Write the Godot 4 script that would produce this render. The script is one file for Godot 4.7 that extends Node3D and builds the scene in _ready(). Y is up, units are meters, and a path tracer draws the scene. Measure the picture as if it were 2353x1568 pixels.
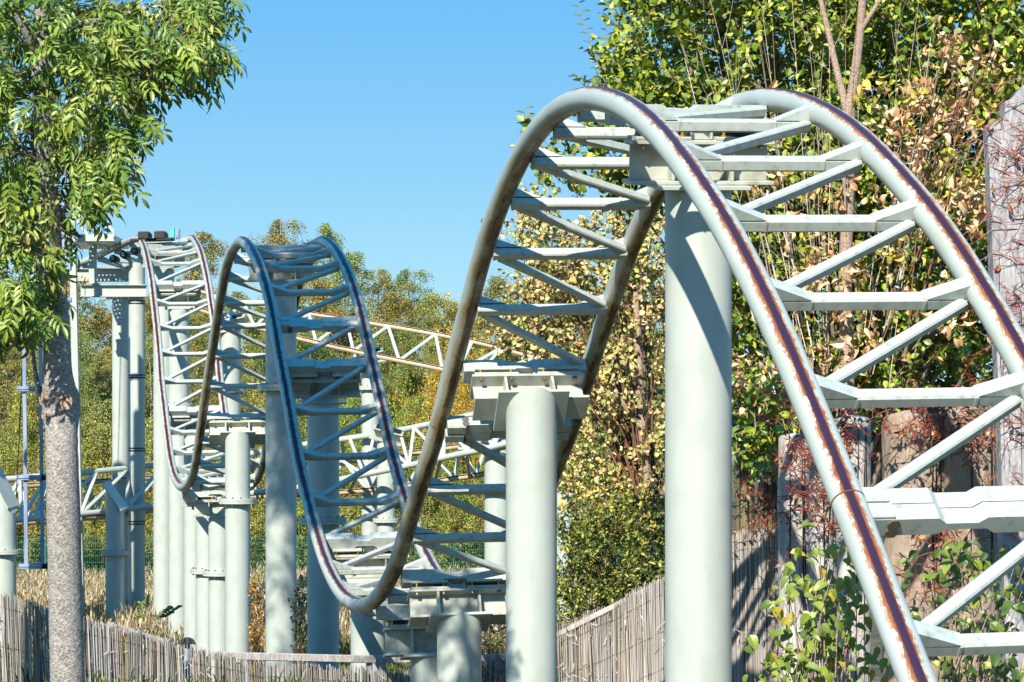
extends Node3D
# A bunny-hop stretch of a steel coaster seen along the track, autumn trees behind.
# Camera space: x right, y up, depth = -z. EYE is the height of the lens over the ground beneath the track.
const EYE := 4.5
const F := 4800.0
const CX := 1176.5
const HY := 1050.0
const STEP := 0.7643
const GAUGE := Vector3(1.1844, 0.0234, -0.1915)
const RAIL_R := 0.081

var rng := RandomNumberGenerator.new()
var M := {}
var MESH := {}
var path: Array[Vector3] = []
var path0 := 0
var used := {}

func _ready():
	rng.seed = 20411
	sky_and_camera()
	make_materials()
	make_ground()
	make_track()
	make_supports()
	make_far_tracks()
	make_platform()
	make_frame_tower()
	make_reed_fences()
	make_mesh_fence()
	make_palisade()
	make_forest()
	make_ash()
	make_right_trees()
	make_small_plants()

func sky_and_camera():
	var cam := Camera3D.new()
	cam.name = "camera"
	cam.position = Vector3(0, EYE, 0)
	cam.near = 0.1
	cam.far = 2000.0
	cam.keep_aspect = Camera3D.KEEP_HEIGHT
	cam.set_frustum(0.1 * 1568.0 / F, Vector2(0.0, 0.1 * (HY - 784.0) / F), 0.1, 2000.0)
	add_child(cam)
	cam.current = true
	var env := Environment.new()
	env.background_mode = Environment.BG_SKY
	var sm := ProceduralSkyMaterial.new()
	sm.sky_top_color = Color(0.06, 0.485, 0.735)
	sm.sky_horizon_color = Color(0.65, 0.785, 0.775)
	sm.sky_curve = 0.10
	sm.ground_horizon_color = Color(0.317, 0.317, 0.251)
	sm.ground_bottom_color = Color(0.223, 0.213, 0.157)
	sm.sun_angle_max = 1.0
	var sk := Sky.new()
	sk.sky_material = sm
	env.sky = sk
	env.tonemap_mode = Environment.TONE_MAPPER_LINEAR
	env.tonemap_exposure = 1.85
	env.sdfgi_enabled = true
	env.ssao_enabled = true
	env.ssil_enabled = true
	var we := WorldEnvironment.new()
	we.name = "world_environment"
	we.environment = env
	add_child(we)
	var sun := DirectionalLight3D.new()
	sun.name = "sun"
	sun.light_energy = 1.6
	sun.light_color = Color(1.0, 0.965, 0.90)
	sun.light_angular_distance = 0.5
	sun.shadow_enabled = true
	sun.directional_shadow_max_distance = 150.0
	add_child(sun)
	sun.look_at_from_position(SUN * 50.0, Vector3.ZERO)

# direction towards the sun: behind the camera, a little to the left, 36 degrees high
var SUN := Vector3(-0.33, 0.78, 1.0).normalized()

# ------------------------------------------------------------------ names, things, metas
func numbered(called: String) -> String:
	var n: int = used.get(called, 0)
	used[called] = n + 1
	return called if n == 0 else "%s_%03d" % [called, n]

func thing(called: String, label: String, category: String, at := Vector3.ZERO, group := "") -> Node3D:
	var o := Node3D.new()
	o.name = numbered(called)
	add_child(o)
	o.position = at
	tag(o, label, category, group)
	return o

func tag(o: Node, label: String, category: String, group := ""):
	o.set_meta("label", label)
	o.set_meta("category", category)
	if group != "":
		o.set_meta("group", group)

func part(called: String, mesh: Mesh, mat: Material, parent: Node, xf := Transform3D.IDENTITY) -> MeshInstance3D:
	var m := MeshInstance3D.new()
	m.name = called
	m.mesh = mesh
	m.material_override = mat
	m.transform = xf
	parent.add_child(m, true)
	return m

func struct(o: Node):
	o.set_meta("kind", "structure")

func stuff(called: String, mesh: Mesh, mat: Material, xfs: Array, cols: Array, parent: Node) -> MultiMeshInstance3D:
	var mm := MultiMesh.new()
	mm.transform_format = MultiMesh.TRANSFORM_3D
	mm.use_colors = cols.size() > 0
	mm.mesh = mesh
	mm.instance_count = xfs.size()
	for i in xfs.size():
		mm.set_instance_transform(i, xfs[i])
		if cols.size() > 0:
			mm.set_instance_color(i, cols[i])
	var mi := MultiMeshInstance3D.new()
	mi.name = called
	mi.multimesh = mm
	mi.material_override = mat
	mi.set_meta("kind", "stuff")
	parent.add_child(mi, true)
	return mi

# a place given by its bearing (measured on a 2353 x 1568 print of the view) and its depth in metres
func W(u: float, v: float, z: float) -> Vector3:
	return Vector3((u - CX) * z / F, EYE + (HY - v) * z / F, -z)

func rr(a: float, b: float) -> float:
	return rng.randf_range(a, b)

func rdir() -> Vector3:
	var z := rr(-1, 1)
	var a := rr(0, TAU)
	var r := sqrt(1.0 - z * z)
	return Vector3(r * cos(a), z, r * sin(a))

func lin(r: float, g: float, b: float) -> Color:
	return Color(r, g, b).linear_to_srgb()

func sm01(x: float) -> float:
	x = clampf(x, 0, 1)
	return x * x * (3 - 2 * x)

# ------------------------------------------------------------------ mesh helpers
func ST() -> SurfaceTool:
	var st := SurfaceTool.new()
	st.begin(Mesh.PRIMITIVE_TRIANGLES)
	return st

func tri(st: SurfaceTool, a: Vector3, b: Vector3, c: Vector3, n: Vector3):
	st.set_normal(n)
	if (c - a).cross(b - a).dot(n) < 0:
		st.add_vertex(a); st.add_vertex(c); st.add_vertex(b)
	else:
		st.add_vertex(a); st.add_vertex(b); st.add_vertex(c)

func quad(st: SurfaceTool, a: Vector3, b: Vector3, c: Vector3, d: Vector3, out: Vector3):
	var n := (c - a).cross(b - d).normalized()
	if n.dot(out) < 0:
		n = -n
	tri(st, a, b, c, n)
	tri(st, a, c, d, n)

# smooth triangle with own normals and uvs
func trin(st: SurfaceTool, p: Array, n: Array, uv: Array):
	var o := [0, 1, 2]
	if (p[2] - p[0]).cross(p[1] - p[0]).dot(n[0] + n[1] + n[2]) < 0:
		o = [0, 2, 1]
	for i in o:
		st.set_normal(n[i])
		st.set_uv(uv[i])
		st.add_vertex(p[i])

# closed outline (in y, z) drawn out along x, flat faces, capped
func extrude(st: SurfaceTool, xf: Transform3D, outline: Array, x0: float, x1: float):
	var k := outline.size()
	var mid := Vector2.ZERO
	for q in outline:
		mid += q
	mid /= k
	for i in k:
		var p: Vector2 = outline[i]
		var q: Vector2 = outline[(i + 1) % k]
		var e := q - p
		var o2 := Vector2(e.y, -e.x)
		if Geometry2D.is_polygon_clockwise(PackedVector2Array(outline)):
			o2 = -o2
		quad(st, xf * Vector3(x0, p.x, p.y), xf * Vector3(x1, p.x, p.y), xf * Vector3(x1, q.x, q.y), xf * Vector3(x0, q.x, q.y), xf.basis * Vector3(0, o2.x, o2.y))
	var idx := Geometry2D.triangulate_polygon(PackedVector2Array(outline))
	for i in range(0, idx.size(), 3):
		for s in [0, 1]:
			var x: float = x1 if s == 1 else x0
			var d := (xf.basis * Vector3(2.0 * s - 1.0, 0, 0)).normalized()
			var a: Vector2 = outline[idx[i]]
			var b: Vector2 = outline[idx[i + 1]]
			var c: Vector2 = outline[idx[i + 2]]
			tri(st, xf * Vector3(x, a.x, a.y), xf * Vector3(x, b.x, b.y), xf * Vector3(x, c.x, c.y), d)

# a box with chamfered long edges; l along x, h along y, w along z
func box(st: SurfaceTool, xf: Transform3D, l: float, h: float, w: float, ch := 0.006):
	var y := h / 2
	var z := w / 2
	var c := minf(ch, minf(y, z) * 0.45)
	extrude(st, xf, [Vector2(-y + c, -z), Vector2(y - c, -z), Vector2(y, -z + c), Vector2(y, z - c), Vector2(y - c, z), Vector2(-y + c, z), Vector2(-y, z - c), Vector2(-y, -z + c)], -l / 2, l / 2)

func at(p: Vector3) -> Transform3D:
	return Transform3D(Basis.IDENTITY, p)

# transform whose x runs from a to b
func span(a: Vector3, b: Vector3, up := Vector3.UP) -> Transform3D:
	var x := (b - a).normalized()
	if absf(x.dot(up)) > 0.98:
		up = Vector3.FORWARD
	var z := x.cross(up).normalized()
	return Transform3D(Basis(x, z.cross(x), z), (a + b) / 2)

func beam(st: SurfaceTool, a: Vector3, b: Vector3, h: float, w: float, up := Vector3.UP, ch := 0.006):
	box(st, span(a, b, up), (b - a).length(), h, w, ch)

func tube(st: SurfaceTool, pts: Array, rad: Array, sides := 8, vlen := 1.0, capped := true):
	var n := pts.size()
	var t0: Vector3 = (pts[1] - pts[0]).normalized()
	var x := t0.cross(Vector3.UP if absf(t0.y) < 0.9 else Vector3.RIGHT).normalized()
	var rings := []
	var norms := []
	var d := 0.0
	var vs := []
	for i in n:
		var t: Vector3 = (pts[mini(i + 1, n - 1)] - pts[maxi(i - 1, 0)]).normalized()
		x = (x - t * x.dot(t)).normalized()
		var y := t.cross(x)
		var ring := []
		var nr := []
		for k in sides + 1:
			var a := TAU * k / sides
			var o := x * cos(a) + y * sin(a)
			ring.append(pts[i] + o * rad[i])
			nr.append(o)
		rings.append(ring)
		norms.append(nr)
		if i > 0:
			d += pts[i].distance_to(pts[i - 1])
		vs.append(d / vlen)
	for i in n - 1:
		for k in sides:
			var uv := [Vector2(float(k) / sides, vs[i]), Vector2(float(k + 1) / sides, vs[i]), Vector2(float(k + 1) / sides, vs[i + 1]), Vector2(float(k) / sides, vs[i + 1])]
			var p := [rings[i][k], rings[i][k + 1], rings[i + 1][k + 1], rings[i + 1][k]]
			var q := [norms[i][k], norms[i][k + 1], norms[i + 1][k + 1], norms[i + 1][k]]
			trin(st, [p[0], p[1], p[2]], [q[0], q[1], q[2]], [uv[0], uv[1], uv[2]])
			trin(st, [p[0], p[2], p[3]], [q[0], q[2], q[3]], [uv[0], uv[2], uv[3]])
	if capped:
		for e in [0, n - 1]:
			var c: Vector3 = pts[e]
			var o: Vector3 = (pts[0] - pts[1]).normalized() if e == 0 else (pts[n - 1] - pts[n - 2]).normalized()
			for k in sides:
				st.set_uv(Vector2.ZERO)
				tri(st, c, rings[e][k], rings[e][k + 1], o)

func cyl(st: SurfaceTool, a: Vector3, b: Vector3, r: float, sides := 24, r2 := -1.0):
	tube(st, [a, b], [r, r if r2 < 0 else r2], sides)

func bez(a: Vector3, c: Vector3, b: Vector3, n: int) -> Array:
	var o := []
	for i in n + 1:
		var t := float(i) / n
		o.append(a * (1 - t) * (1 - t) + c * 2 * t * (1 - t) + b * t * t)
	return o

func taper(a: float, b: float, n: int) -> Array:
	var o := []
	for i in n + 1:
		o.append(lerpf(a, b, float(i) / n))
	return o

# ------------------------------------------------------------------ materials
func noise(freq: float, oct := 4, sd := 1) -> FastNoiseLite:
	var f := FastNoiseLite.new()
	f.seed = sd
	f.frequency = freq
	f.fractal_octaves = oct
	return f

func ramp(cols: Array, pos: Array) -> Gradient:
	var g := Gradient.new()
	g.colors = PackedColorArray(cols)
	g.offsets = PackedFloat32Array(pos)
	return g

func ntex(freq: float, oct: int, sd: int, g: Gradient, w := 512, h := 512) -> NoiseTexture2D:
	var t := NoiseTexture2D.new()
	t.width = w
	t.height = h
	t.seamless = true
	t.noise = noise(freq, oct, sd)
	t.color_ramp = g
	return t

func flat(c: Color, rough := 0.6, metal := 0.0) -> StandardMaterial3D:
	var m := StandardMaterial3D.new()
	m.albedo_color = c
	m.roughness = rough
	m.metallic = metal
	return m

func textured(t: Texture2D, rough: float, scale: Vector3, world := true) -> StandardMaterial3D:
	var m := StandardMaterial3D.new()
	m.albedo_texture = t
	m.roughness = rough
	m.uv1_triplanar = true
	m.uv1_world_triplanar = world
	m.uv1_scale = scale
	return m

func leaf_mat(tint := Color.WHITE, back := 0.35) -> StandardMaterial3D:
	var m := StandardMaterial3D.new()
	m.albedo_color = tint
	m.vertex_color_use_as_albedo = true
	m.cull_mode = BaseMaterial3D.CULL_DISABLED
	m.roughness = 0.45
	m.backlight_enabled = true
	m.backlight = Color(back, back, back * 0.4)
	return m

func make_materials():
	M.paint = textured(ntex(0.010, 6, 3, ramp([lin(0.345, 0.388, 0.352), lin(0.378, 0.422, 0.388), lin(0.395, 0.436, 0.404)], [0.2, 0.48, 0.8])), 0.42, Vector3(0.7, 0.35, 0.7))
	M.paint_bar = textured(ntex(0.02, 6, 9, ramp([lin(0.22, 0.23, 0.18), lin(0.365, 0.41, 0.38), lin(0.39, 0.435, 0.408), lin(0.43, 0.475, 0.452)], [0.12, 0.33, 0.55, 0.85])), 0.5, Vector3.ONE * 1.3)
	M.paint_old = textured(ntex(0.012, 5, 8, ramp([lin(0.277, 0.277, 0.223), lin(0.385, 0.400, 0.347), lin(0.424, 0.447, 0.400)], [0.18, 0.42, 0.75])), 0.5, Vector3.ONE * 0.8)
	M.rail = rail_material(0.0)
	M.rail_old = rail_material(1.0)
	M.dark = flat(Color(0.09, 0.09, 0.10), 0.6)
	M.rubber = flat(Color(0.035, 0.035, 0.04), 0.5)
	M.bolt = flat(Color(0.50, 0.45, 0.38), 0.4, 0.5)
	M.nut = flat(Color(0.72, 0.58, 0.16), 0.4, 0.5)
	M.rust = textured(ntex(0.03, 4, 4, ramp([Color(0.25, 0.11, 0.05), Color(0.55, 0.29, 0.15)], [0.2, 0.8]), 256, 256), 0.8, Vector3.ONE * 3)
	M.alu = textured(ntex(0.01, 3, 6, ramp([Color(0.42, 0.49, 0.60), Color(0.60, 0.65, 0.74)], [0.2, 0.8]), 256, 256), 0.38, Vector3(1, 0.2, 1))
	M.alu.metallic = 0.1
	M.chrome = flat(Color(0.75, 0.75, 0.76), 0.12, 1.0)
	M.mint = flat(Color(0.25, 0.72, 0.66), 0.5)
	M.green_wire = flat(Color(0.05, 0.42, 0.34), 0.5)
	M.wood = wood_material(Color(0.491, 0.472, 0.463), Color(0.770, 0.756, 0.752), 11)
	M.wood_warm = wood_material(Color(0.46, 0.40, 0.345), Color(0.66, 0.59, 0.525), 12)
	M.wood_mossy = wood_material(Color(0.26, 0.26, 0.18), Color(0.52, 0.50, 0.38), 13)
	M.bark = bark_material(Color(0.33, 0.315, 0.30), Color(0.70, 0.68, 0.66), 21, 3.6)
	M.birch = bark_material(Color(0.10, 0.09, 0.08), Color(0.86, 0.85, 0.82), 22, 3.0)
	M.stem = bark_material(Color(0.409, 0.328, 0.274), Color(0.734, 0.653, 0.581), 23, 4.0)
	M.twig_pale = flat(Color(0.80, 0.74, 0.70), 0.7)
	M.twig_brown = flat(Color(0.42, 0.30, 0.23), 0.8)
	M.twig_red = flat(Color(0.62, 0.20, 0.16), 0.6)
	M.reed = flat(Color.WHITE, 0.55)
	M.reed.vertex_color_use_as_albedo = true
	M.leaf = leaf_mat()
	M.dry = leaf_mat(Color.WHITE, 0.3)
	M.grass = leaf_mat(Color.WHITE, 0.3)
	M.ground = textured(ntex(0.02, 6, 31, ramp([lin(0.035, 0.035, 0.014), lin(0.070, 0.066, 0.028), lin(0.140, 0.112, 0.056)], [0.2, 0.5, 0.85])), 0.95, Vector3.ONE * 0.15)

func wood_material(dark: Color, pale: Color, sd: int) -> StandardMaterial3D:
	var w := 256
	var h := 512
	var a := noise(0.05, 4, sd)
	var b := noise(0.02, 3, sd + 50)
	var img := Image.create(w, h, false, Image.FORMAT_RGB8)
	var bump := Image.create(w, h, false, Image.FORMAT_RGB8)
	for y in h:
		for x in w:
			var t := float(x) / w * TAU
			var k := a.get_noise_3d(cos(t) * 160.0, sin(t) * 160.0, y * 0.30) * 0.9 + b.get_noise_3d(cos(t) * 60.0, sin(t) * 60.0, y * 0.2 + 300.0) * 0.5
			var crack := smoothstep(0.42, 0.5, absf(a.get_noise_3d(cos(t) * 110.0 + 500.0, sin(t) * 110.0, y * 0.10)) * 1.3)
			var v := clampf(0.55 + k * 0.75, 0, 1) * (1.0 - crack * 0.35)
			img.set_pixel(x, y, dark.lerp(pale, v))
			bump.set_pixel(x, y, Color(v, v, v))
	var m := textured(ImageTexture.create_from_image(img), 0.85, Vector3.ONE * 0.9)
	bump.bump_map_to_normal_map(2.0)
	m.normal_enabled = true
	m.normal_texture = ImageTexture.create_from_image(bump)
	return m

func bark_material(dark: Color, pale: Color, sd: int, scale: float) -> StandardMaterial3D:
	var w := 256
	var a := noise(0.05, 5, sd)
	var img := Image.create(w, w, false, Image.FORMAT_RGB8)
	var bump := Image.create(w, w, false, Image.FORMAT_RGB8)
	for y in w:
		for x in w:
			var t := float(x) / w * TAU
			var s := float(y) / w * TAU
			var k := a.get_noise_3d(cos(t) * 62.0 + cos(s) * 60.0, sin(t) * 62.0, sin(s) * 60.0)
			var fine := a.get_noise_3d(cos(t) * 120.0 + 900.0, sin(t) * 120.0 + cos(s) * 150.0, sin(s) * 150.0)
			var v := clampf(0.55 + k * 1.1 + fine * 0.7, 0, 1)
			img.set_pixel(x, y, dark.lerp(pale, v))
			bump.set_pixel(x, y, Color(v, v, v))
	var m := textured(ImageTexture.create_from_image(img), 0.9, Vector3.ONE * scale)
	bump.bump_map_to_normal_map(2.5)
	m.normal_enabled = true
	m.normal_texture = ImageTexture.create_from_image(bump)
	return m

# painted pipe: worn running strip on top (polished steel with a ragged rust border), greasy rusty streak along the underside
func rail_material(old: float) -> StandardMaterial3D:
	var w := 256
	var h := 2048
	var edge := noise(0.010, 5, 41)
	var fine := noise(0.06, 3, 42)
	var blot := noise(0.008, 5, 43)
	var alb := PackedByteArray()
	var orm := PackedByteArray()
	alb.resize(w * h * 3)
	orm.resize(w * h * 3)
	var paint := Color(0.737, 0.777, 0.750)
	for y in h:
		var s := float(y) / h * TAU
		var cy := cos(s) * 330.0
		var sy := sin(s) * 330.0
		var el := edge.get_noise_2d(cy * 1.6, sy * 1.6) + fine.get_noise_2d(cy, sy) * 0.55
		var er := edge.get_noise_2d(cy * 1.6 + 2000.0, sy * 1.6) + fine.get_noise_2d(cy + 999.0, sy) * 0.55
		for x in w:
			var a := (float(x) / w) * 360.0
			if a > 180.0:
				a -= 360.0
			var side := er if a > 0 else el
			var d := absf(a)
			var n := blot.get_noise_3d(cy * 0.7, sy * 0.7, x * 1.6)
			var g := fine.get_noise_3d(cy, sy, x * 1.3)
			var c := paint.lerp(Color(0.69, 0.72, 0.68), clampf(n * 0.8 + 0.2, 0, 1))
			var rough := 0.42
			var metal := 0.0
			var strip := 13.5 + el * 1.5
			var rustw := 20.5 + side * 11.0 + 9.0 * blot.get_noise_2d(cy * 0.25 + (400.0 if a > 0 else 0.0), sy * 0.25)
			if d < strip:
				var k := clampf(d / strip, 0, 1)
				c = Color(0.30, 0.21, 0.31).lerp(Color(0.40, 0.25, 0.21), k * k * k + g * 0.15)
				rough = 0.26 + 0.1 * absf(g)
				metal = 0.5
			elif d < rustw:
				c = Color(0.45, 0.25, 0.17).lerp(Color(0.69, 0.44, 0.28), clampf((d - strip) / 14.0 + g * 0.6, 0, 1))
				rough = 0.8
			elif d < rustw + 9.0:
				c = c.lerp(Color(0.62, 0.47, 0.34), clampf(0.45 + g * 1.4, 0, 1) * 0.75)
			var b := 180.0 - d
			var film := smoothstep(78.0 + n * 30.0, 34.0, b)
			c = c.lerp(Color(0.62, 0.54, 0.37), film * clampf(0.72 + n * 0.9 + g * 0.3, 0, 1))
			if old > 0.0 and d >= rustw:
				c = c.lerp(Color(0.82, 0.71, 0.54), clampf(0.8 + n * 0.8 + g * 0.3, 0, 1))
			if b < 24.0 + side * 14.0:
				c = c.lerp(Color(0.36, 0.25, 0.15), clampf(0.65 + n * 1.2 + g * 0.5, 0, 1))
				rough = 0.5
			var i := (y * w + x) * 3
			alb[i] = int(clampf(c.r * 0.89, 0, 1) * 255.0)
			alb[i + 1] = int(clampf(c.g * 0.89, 0, 1) * 255.0)
			alb[i + 2] = int(clampf(c.b * 0.89, 0, 1) * 255.0)
			orm[i] = 255
			orm[i + 1] = int(clampf(rough, 0, 1) * 255.0)
			orm[i + 2] = int(metal * 255.0)
	var m := StandardMaterial3D.new()
	m.albedo_texture = ImageTexture.create_from_image(Image.create_from_data(w, h, false, Image.FORMAT_RGB8, alb))
	var ot := ImageTexture.create_from_image(Image.create_from_data(w, h, false, Image.FORMAT_RGB8, orm))
	m.roughness = 1.0
	m.roughness_texture = ot
	m.roughness_texture_channel = BaseMaterial3D.TEXTURE_CHANNEL_GREEN
	m.metallic = 1.0
	m.metallic_texture = ot
	m.metallic_texture_channel = BaseMaterial3D.TEXTURE_CHANNEL_BLUE
	return m

# ------------------------------------------------------------------ ground
func ground_h(x: float, z: float) -> float:
	var d = -z
	var l = 1.75 * sm01((28.5 - d) / 9.0) * sm01((1.5 - x) / 3.5)
	var r = 2.0 * sm01((x + 0.6) / 3.2) * sm01((31.0 - d) / 9.0)
	return maxf(l, r) * sm01((d + 2.0) / 8.0)

func make_ground():
	var xs = [-900.0, -300.0, -120.0]
	for i in 61:
		xs.append(-60.0 + i * 2.0)
	xs.append_array([120.0, 300.0, 900.0])
	var zs = [200.0, 40.0]
	for i in 60:
		zs.append(10.0 - i * 2.0)
	zs.append_array([-130.0, -180.0, -300.0, -900.0, -1800.0])
	var st = ST()
	var wob = noise(0.09, 4, 77)
	for j in zs.size() - 1:
		for i in xs.size() - 1:
			var p = []
			var n = []
			for q in [[i, j], [i + 1, j], [i + 1, j + 1], [i, j + 1]]:
				var x: float = xs[q[0]]
				var z: float = zs[q[1]]
				var f = func(a: float, b: float) -> float: return ground_h(a, b) + 0.12 * wob.get_noise_2d(a, b)
				p.append(Vector3(x, f.call(x, z), z))
				n.append(Vector3(f.call(x - 0.5, z) - f.call(x + 0.5, z), 1.0, f.call(x, z - 0.5) - f.call(x, z + 0.5)).normalized())
			var o = [Vector2.ZERO, Vector2.ZERO, Vector2.ZERO]
			trin(st, [p[0], p[1], p[2]], [n[0], n[1], n[2]], o)
			trin(st, [p[0], p[2], p[3]], [n[0], n[2], n[3]], o)
	struct(part("ground", st.commit(), M.ground, self))

# ------------------------------------------------------------------ the track in front
func make_path():
	# left rail, x / height over the eye / depth, one point every STEP metres from the far hill to the near one
	var a = [-11.2, 4.55, 52.4, -10.95, 4.62, 51.7, -10.6, 4.70, 51.0, -10.05, 4.79, 50.2, -9.45, 4.91, 49.3, -8.92, 4.99, 48.45,
		-8.508, 4.969, 47.607, -8.302, 4.787, 46.893, -8.106, 4.541, 46.202, -7.926, 4.187, 45.549, -7.755, 3.746, 44.949, -7.606, 3.243, 44.393, -7.459, 2.706, 43.870, -7.326, 2.139, 43.376, -7.207, 1.556, 42.896, -7.063, 0.987, 42.407,
		-6.913, 0.488, 41.848, -6.757, 0.019, 41.270, -6.581, -0.320, 40.608, -6.379, -0.516, 39.898, -6.171, -0.577, 39.165, -5.956, -0.501, 38.436, -5.756, -0.291, 37.732, -5.588, 0.054, 37.071, -5.435, 0.490, 36.464, -5.282, 0.945, 35.869,
		-5.126, 1.408, 35.281, -4.963, 1.839, 34.671, -4.806, 2.237, 34.039, -4.649, 2.597, 33.384, -4.486, 2.922, 32.712, -4.290, 3.150, 32.011, -4.075, 3.218, 31.285, -3.870, 3.100, 30.561, -3.675, 2.864, 29.863, -3.487, 2.540, 29.200,
		-3.311, 2.123, 28.585, -3.162, 1.642, 28.011, -3.017, 1.125, 27.467, -2.864, 0.584, 26.949, -2.718, 0.042, 26.431, -2.549, -0.456, 25.878, -2.381, -0.858, 25.252, -2.220, -1.157, 24.570, -2.055, -1.372, 23.857, -1.880, -1.520, 23.128,
		-1.689, -1.581, 22.391, -1.492, -1.528, 21.656, -1.303, -1.350, 20.939, -1.128, -1.052, 20.258, -0.981, -0.663, 19.618, -0.832, -0.237, 19.001, -0.663, 0.230, 18.421, -0.512, 0.756, 17.887, -0.356, 1.264, 17.339, -0.213, 1.698, 16.726,
		-0.051, 2.053, 16.071, 0.128, 2.312, 15.375, 0.313, 2.420, 14.643, 0.498, 2.384, 13.905, 0.679, 2.222, 13.181, 0.850, 1.962, 12.483, 1.003, 1.615, 11.821, 1.166, 1.196, 11.203, 1.329, 0.702, 10.645, 1.473, 0.175, 10.110,
		1.596, -0.351, 9.570, 1.719, -0.883, 9.035, 1.842, -1.41, 8.50, 1.97, -1.90, 7.95, 2.11, -2.30, 7.34, 2.26, -2.55, 6.66, 2.42, -2.62, 5.93]
	for i in range(0, a.size(), 3):
		path.append(Vector3(a[i], EYE + a[i + 1], -a[i + 2]))
	path0 = 6

func left_at(s: float) -> Vector3:
	var f = clampf(s / STEP + path0, 0.0, path.size() - 1.001)
	var i = int(f)
	var n = path.size() - 1
	return path[i].cubic_interpolate(path[mini(i + 1, n)], path[maxi(i - 1, 0)], path[mini(i + 2, n)], f - i)

func side_at(s: float) -> Vector3:
	var t = tan_at(s)
	var p = t.cross(Vector3.UP).normalized()
	if p.x < 0 and t.z > 0:
		p = -p
	var k = sm01((s + 1.6) / 1.6)
	return (p.lerp(GAUGE.normalized(), k)).normalized() * 1.2

func tan_at(s: float) -> Vector3:
	return (left_at(s + 0.12) - left_at(s - 0.12)).normalized()

# at s metres along: x across to the right rail, y out of the track plane, z towards the lens
func frame(s: float, across := 0.5, up := 0.0) -> Transform3D:
	var d = side_at(s)
	var b = d.normalized()
	var t = tan_at(s)
	var z = (t - b * t.dot(b)).normalized()
	var y = z.cross(b)
	return Transform3D(Basis(b, y, z), left_at(s) + d * across + y * up)

func rail_mesh(across: float, s0: float, s1: float) -> ArrayMesh:
	var st = ST()
	var n = int((s1 - s0) / 0.085)
	var sides = 24
	var prev = []
	var prevn = []
	var pv = 0.0
	for i in n + 1:
		var s = lerpf(s0, s1, float(i) / n)
		var f = frame(s, across)
		var ring = []
		var nr = []
		for k in sides + 1:
			var a = TAU * k / sides - 0.2
			var o = f.basis.y * cos(a) + f.basis.x * sin(a)
			ring.append(f.origin + o * RAIL_R)
			nr.append(o)
		var v = s / 6.0 + across * 0.37
		if i > 0:
			for k in sides:
				var u0 = float(k) / sides
				var u1 = float(k + 1) / sides
				trin(st, [prev[k], prev[k + 1], ring[k + 1]], [prevn[k], prevn[k + 1], nr[k + 1]], [Vector2(u0, pv), Vector2(u1, pv), Vector2(u1, v)])
				trin(st, [prev[k], ring[k + 1], ring[k]], [prevn[k], nr[k + 1], nr[k]], [Vector2(u0, pv), Vector2(u1, v), Vector2(u0, v)])
		prev = ring
		prevn = nr
		pv = v
	return st.commit()

func wedge(st: SurfaceTool, side: float):
	# triangular stiffener on a crossbar end, rising to the rail
	var x0 = side * 0.31
	var x1 = side * 0.535
	var o = [Vector3(x0, 0.039, 0), Vector3(x1, 0.039, 0), Vector3(x1, 0.132, 0)]
	var w = 0.041
	var z = Vector3(0, 0, w)
	tri(st, o[0] + z, o[1] + z, o[2] + z, Vector3(0, 0, 1))
	tri(st, o[0] - z, o[1] - z, o[2] - z, Vector3(0, 0, -1))
	quad(st, o[0] + z, o[0] - z, o[2] - z, o[2] + z, Vector3(-side, 1, 0))
	quad(st, o[1] + z, o[1] - z, o[2] - z, o[2] + z, Vector3(side, 0, 0))

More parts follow.
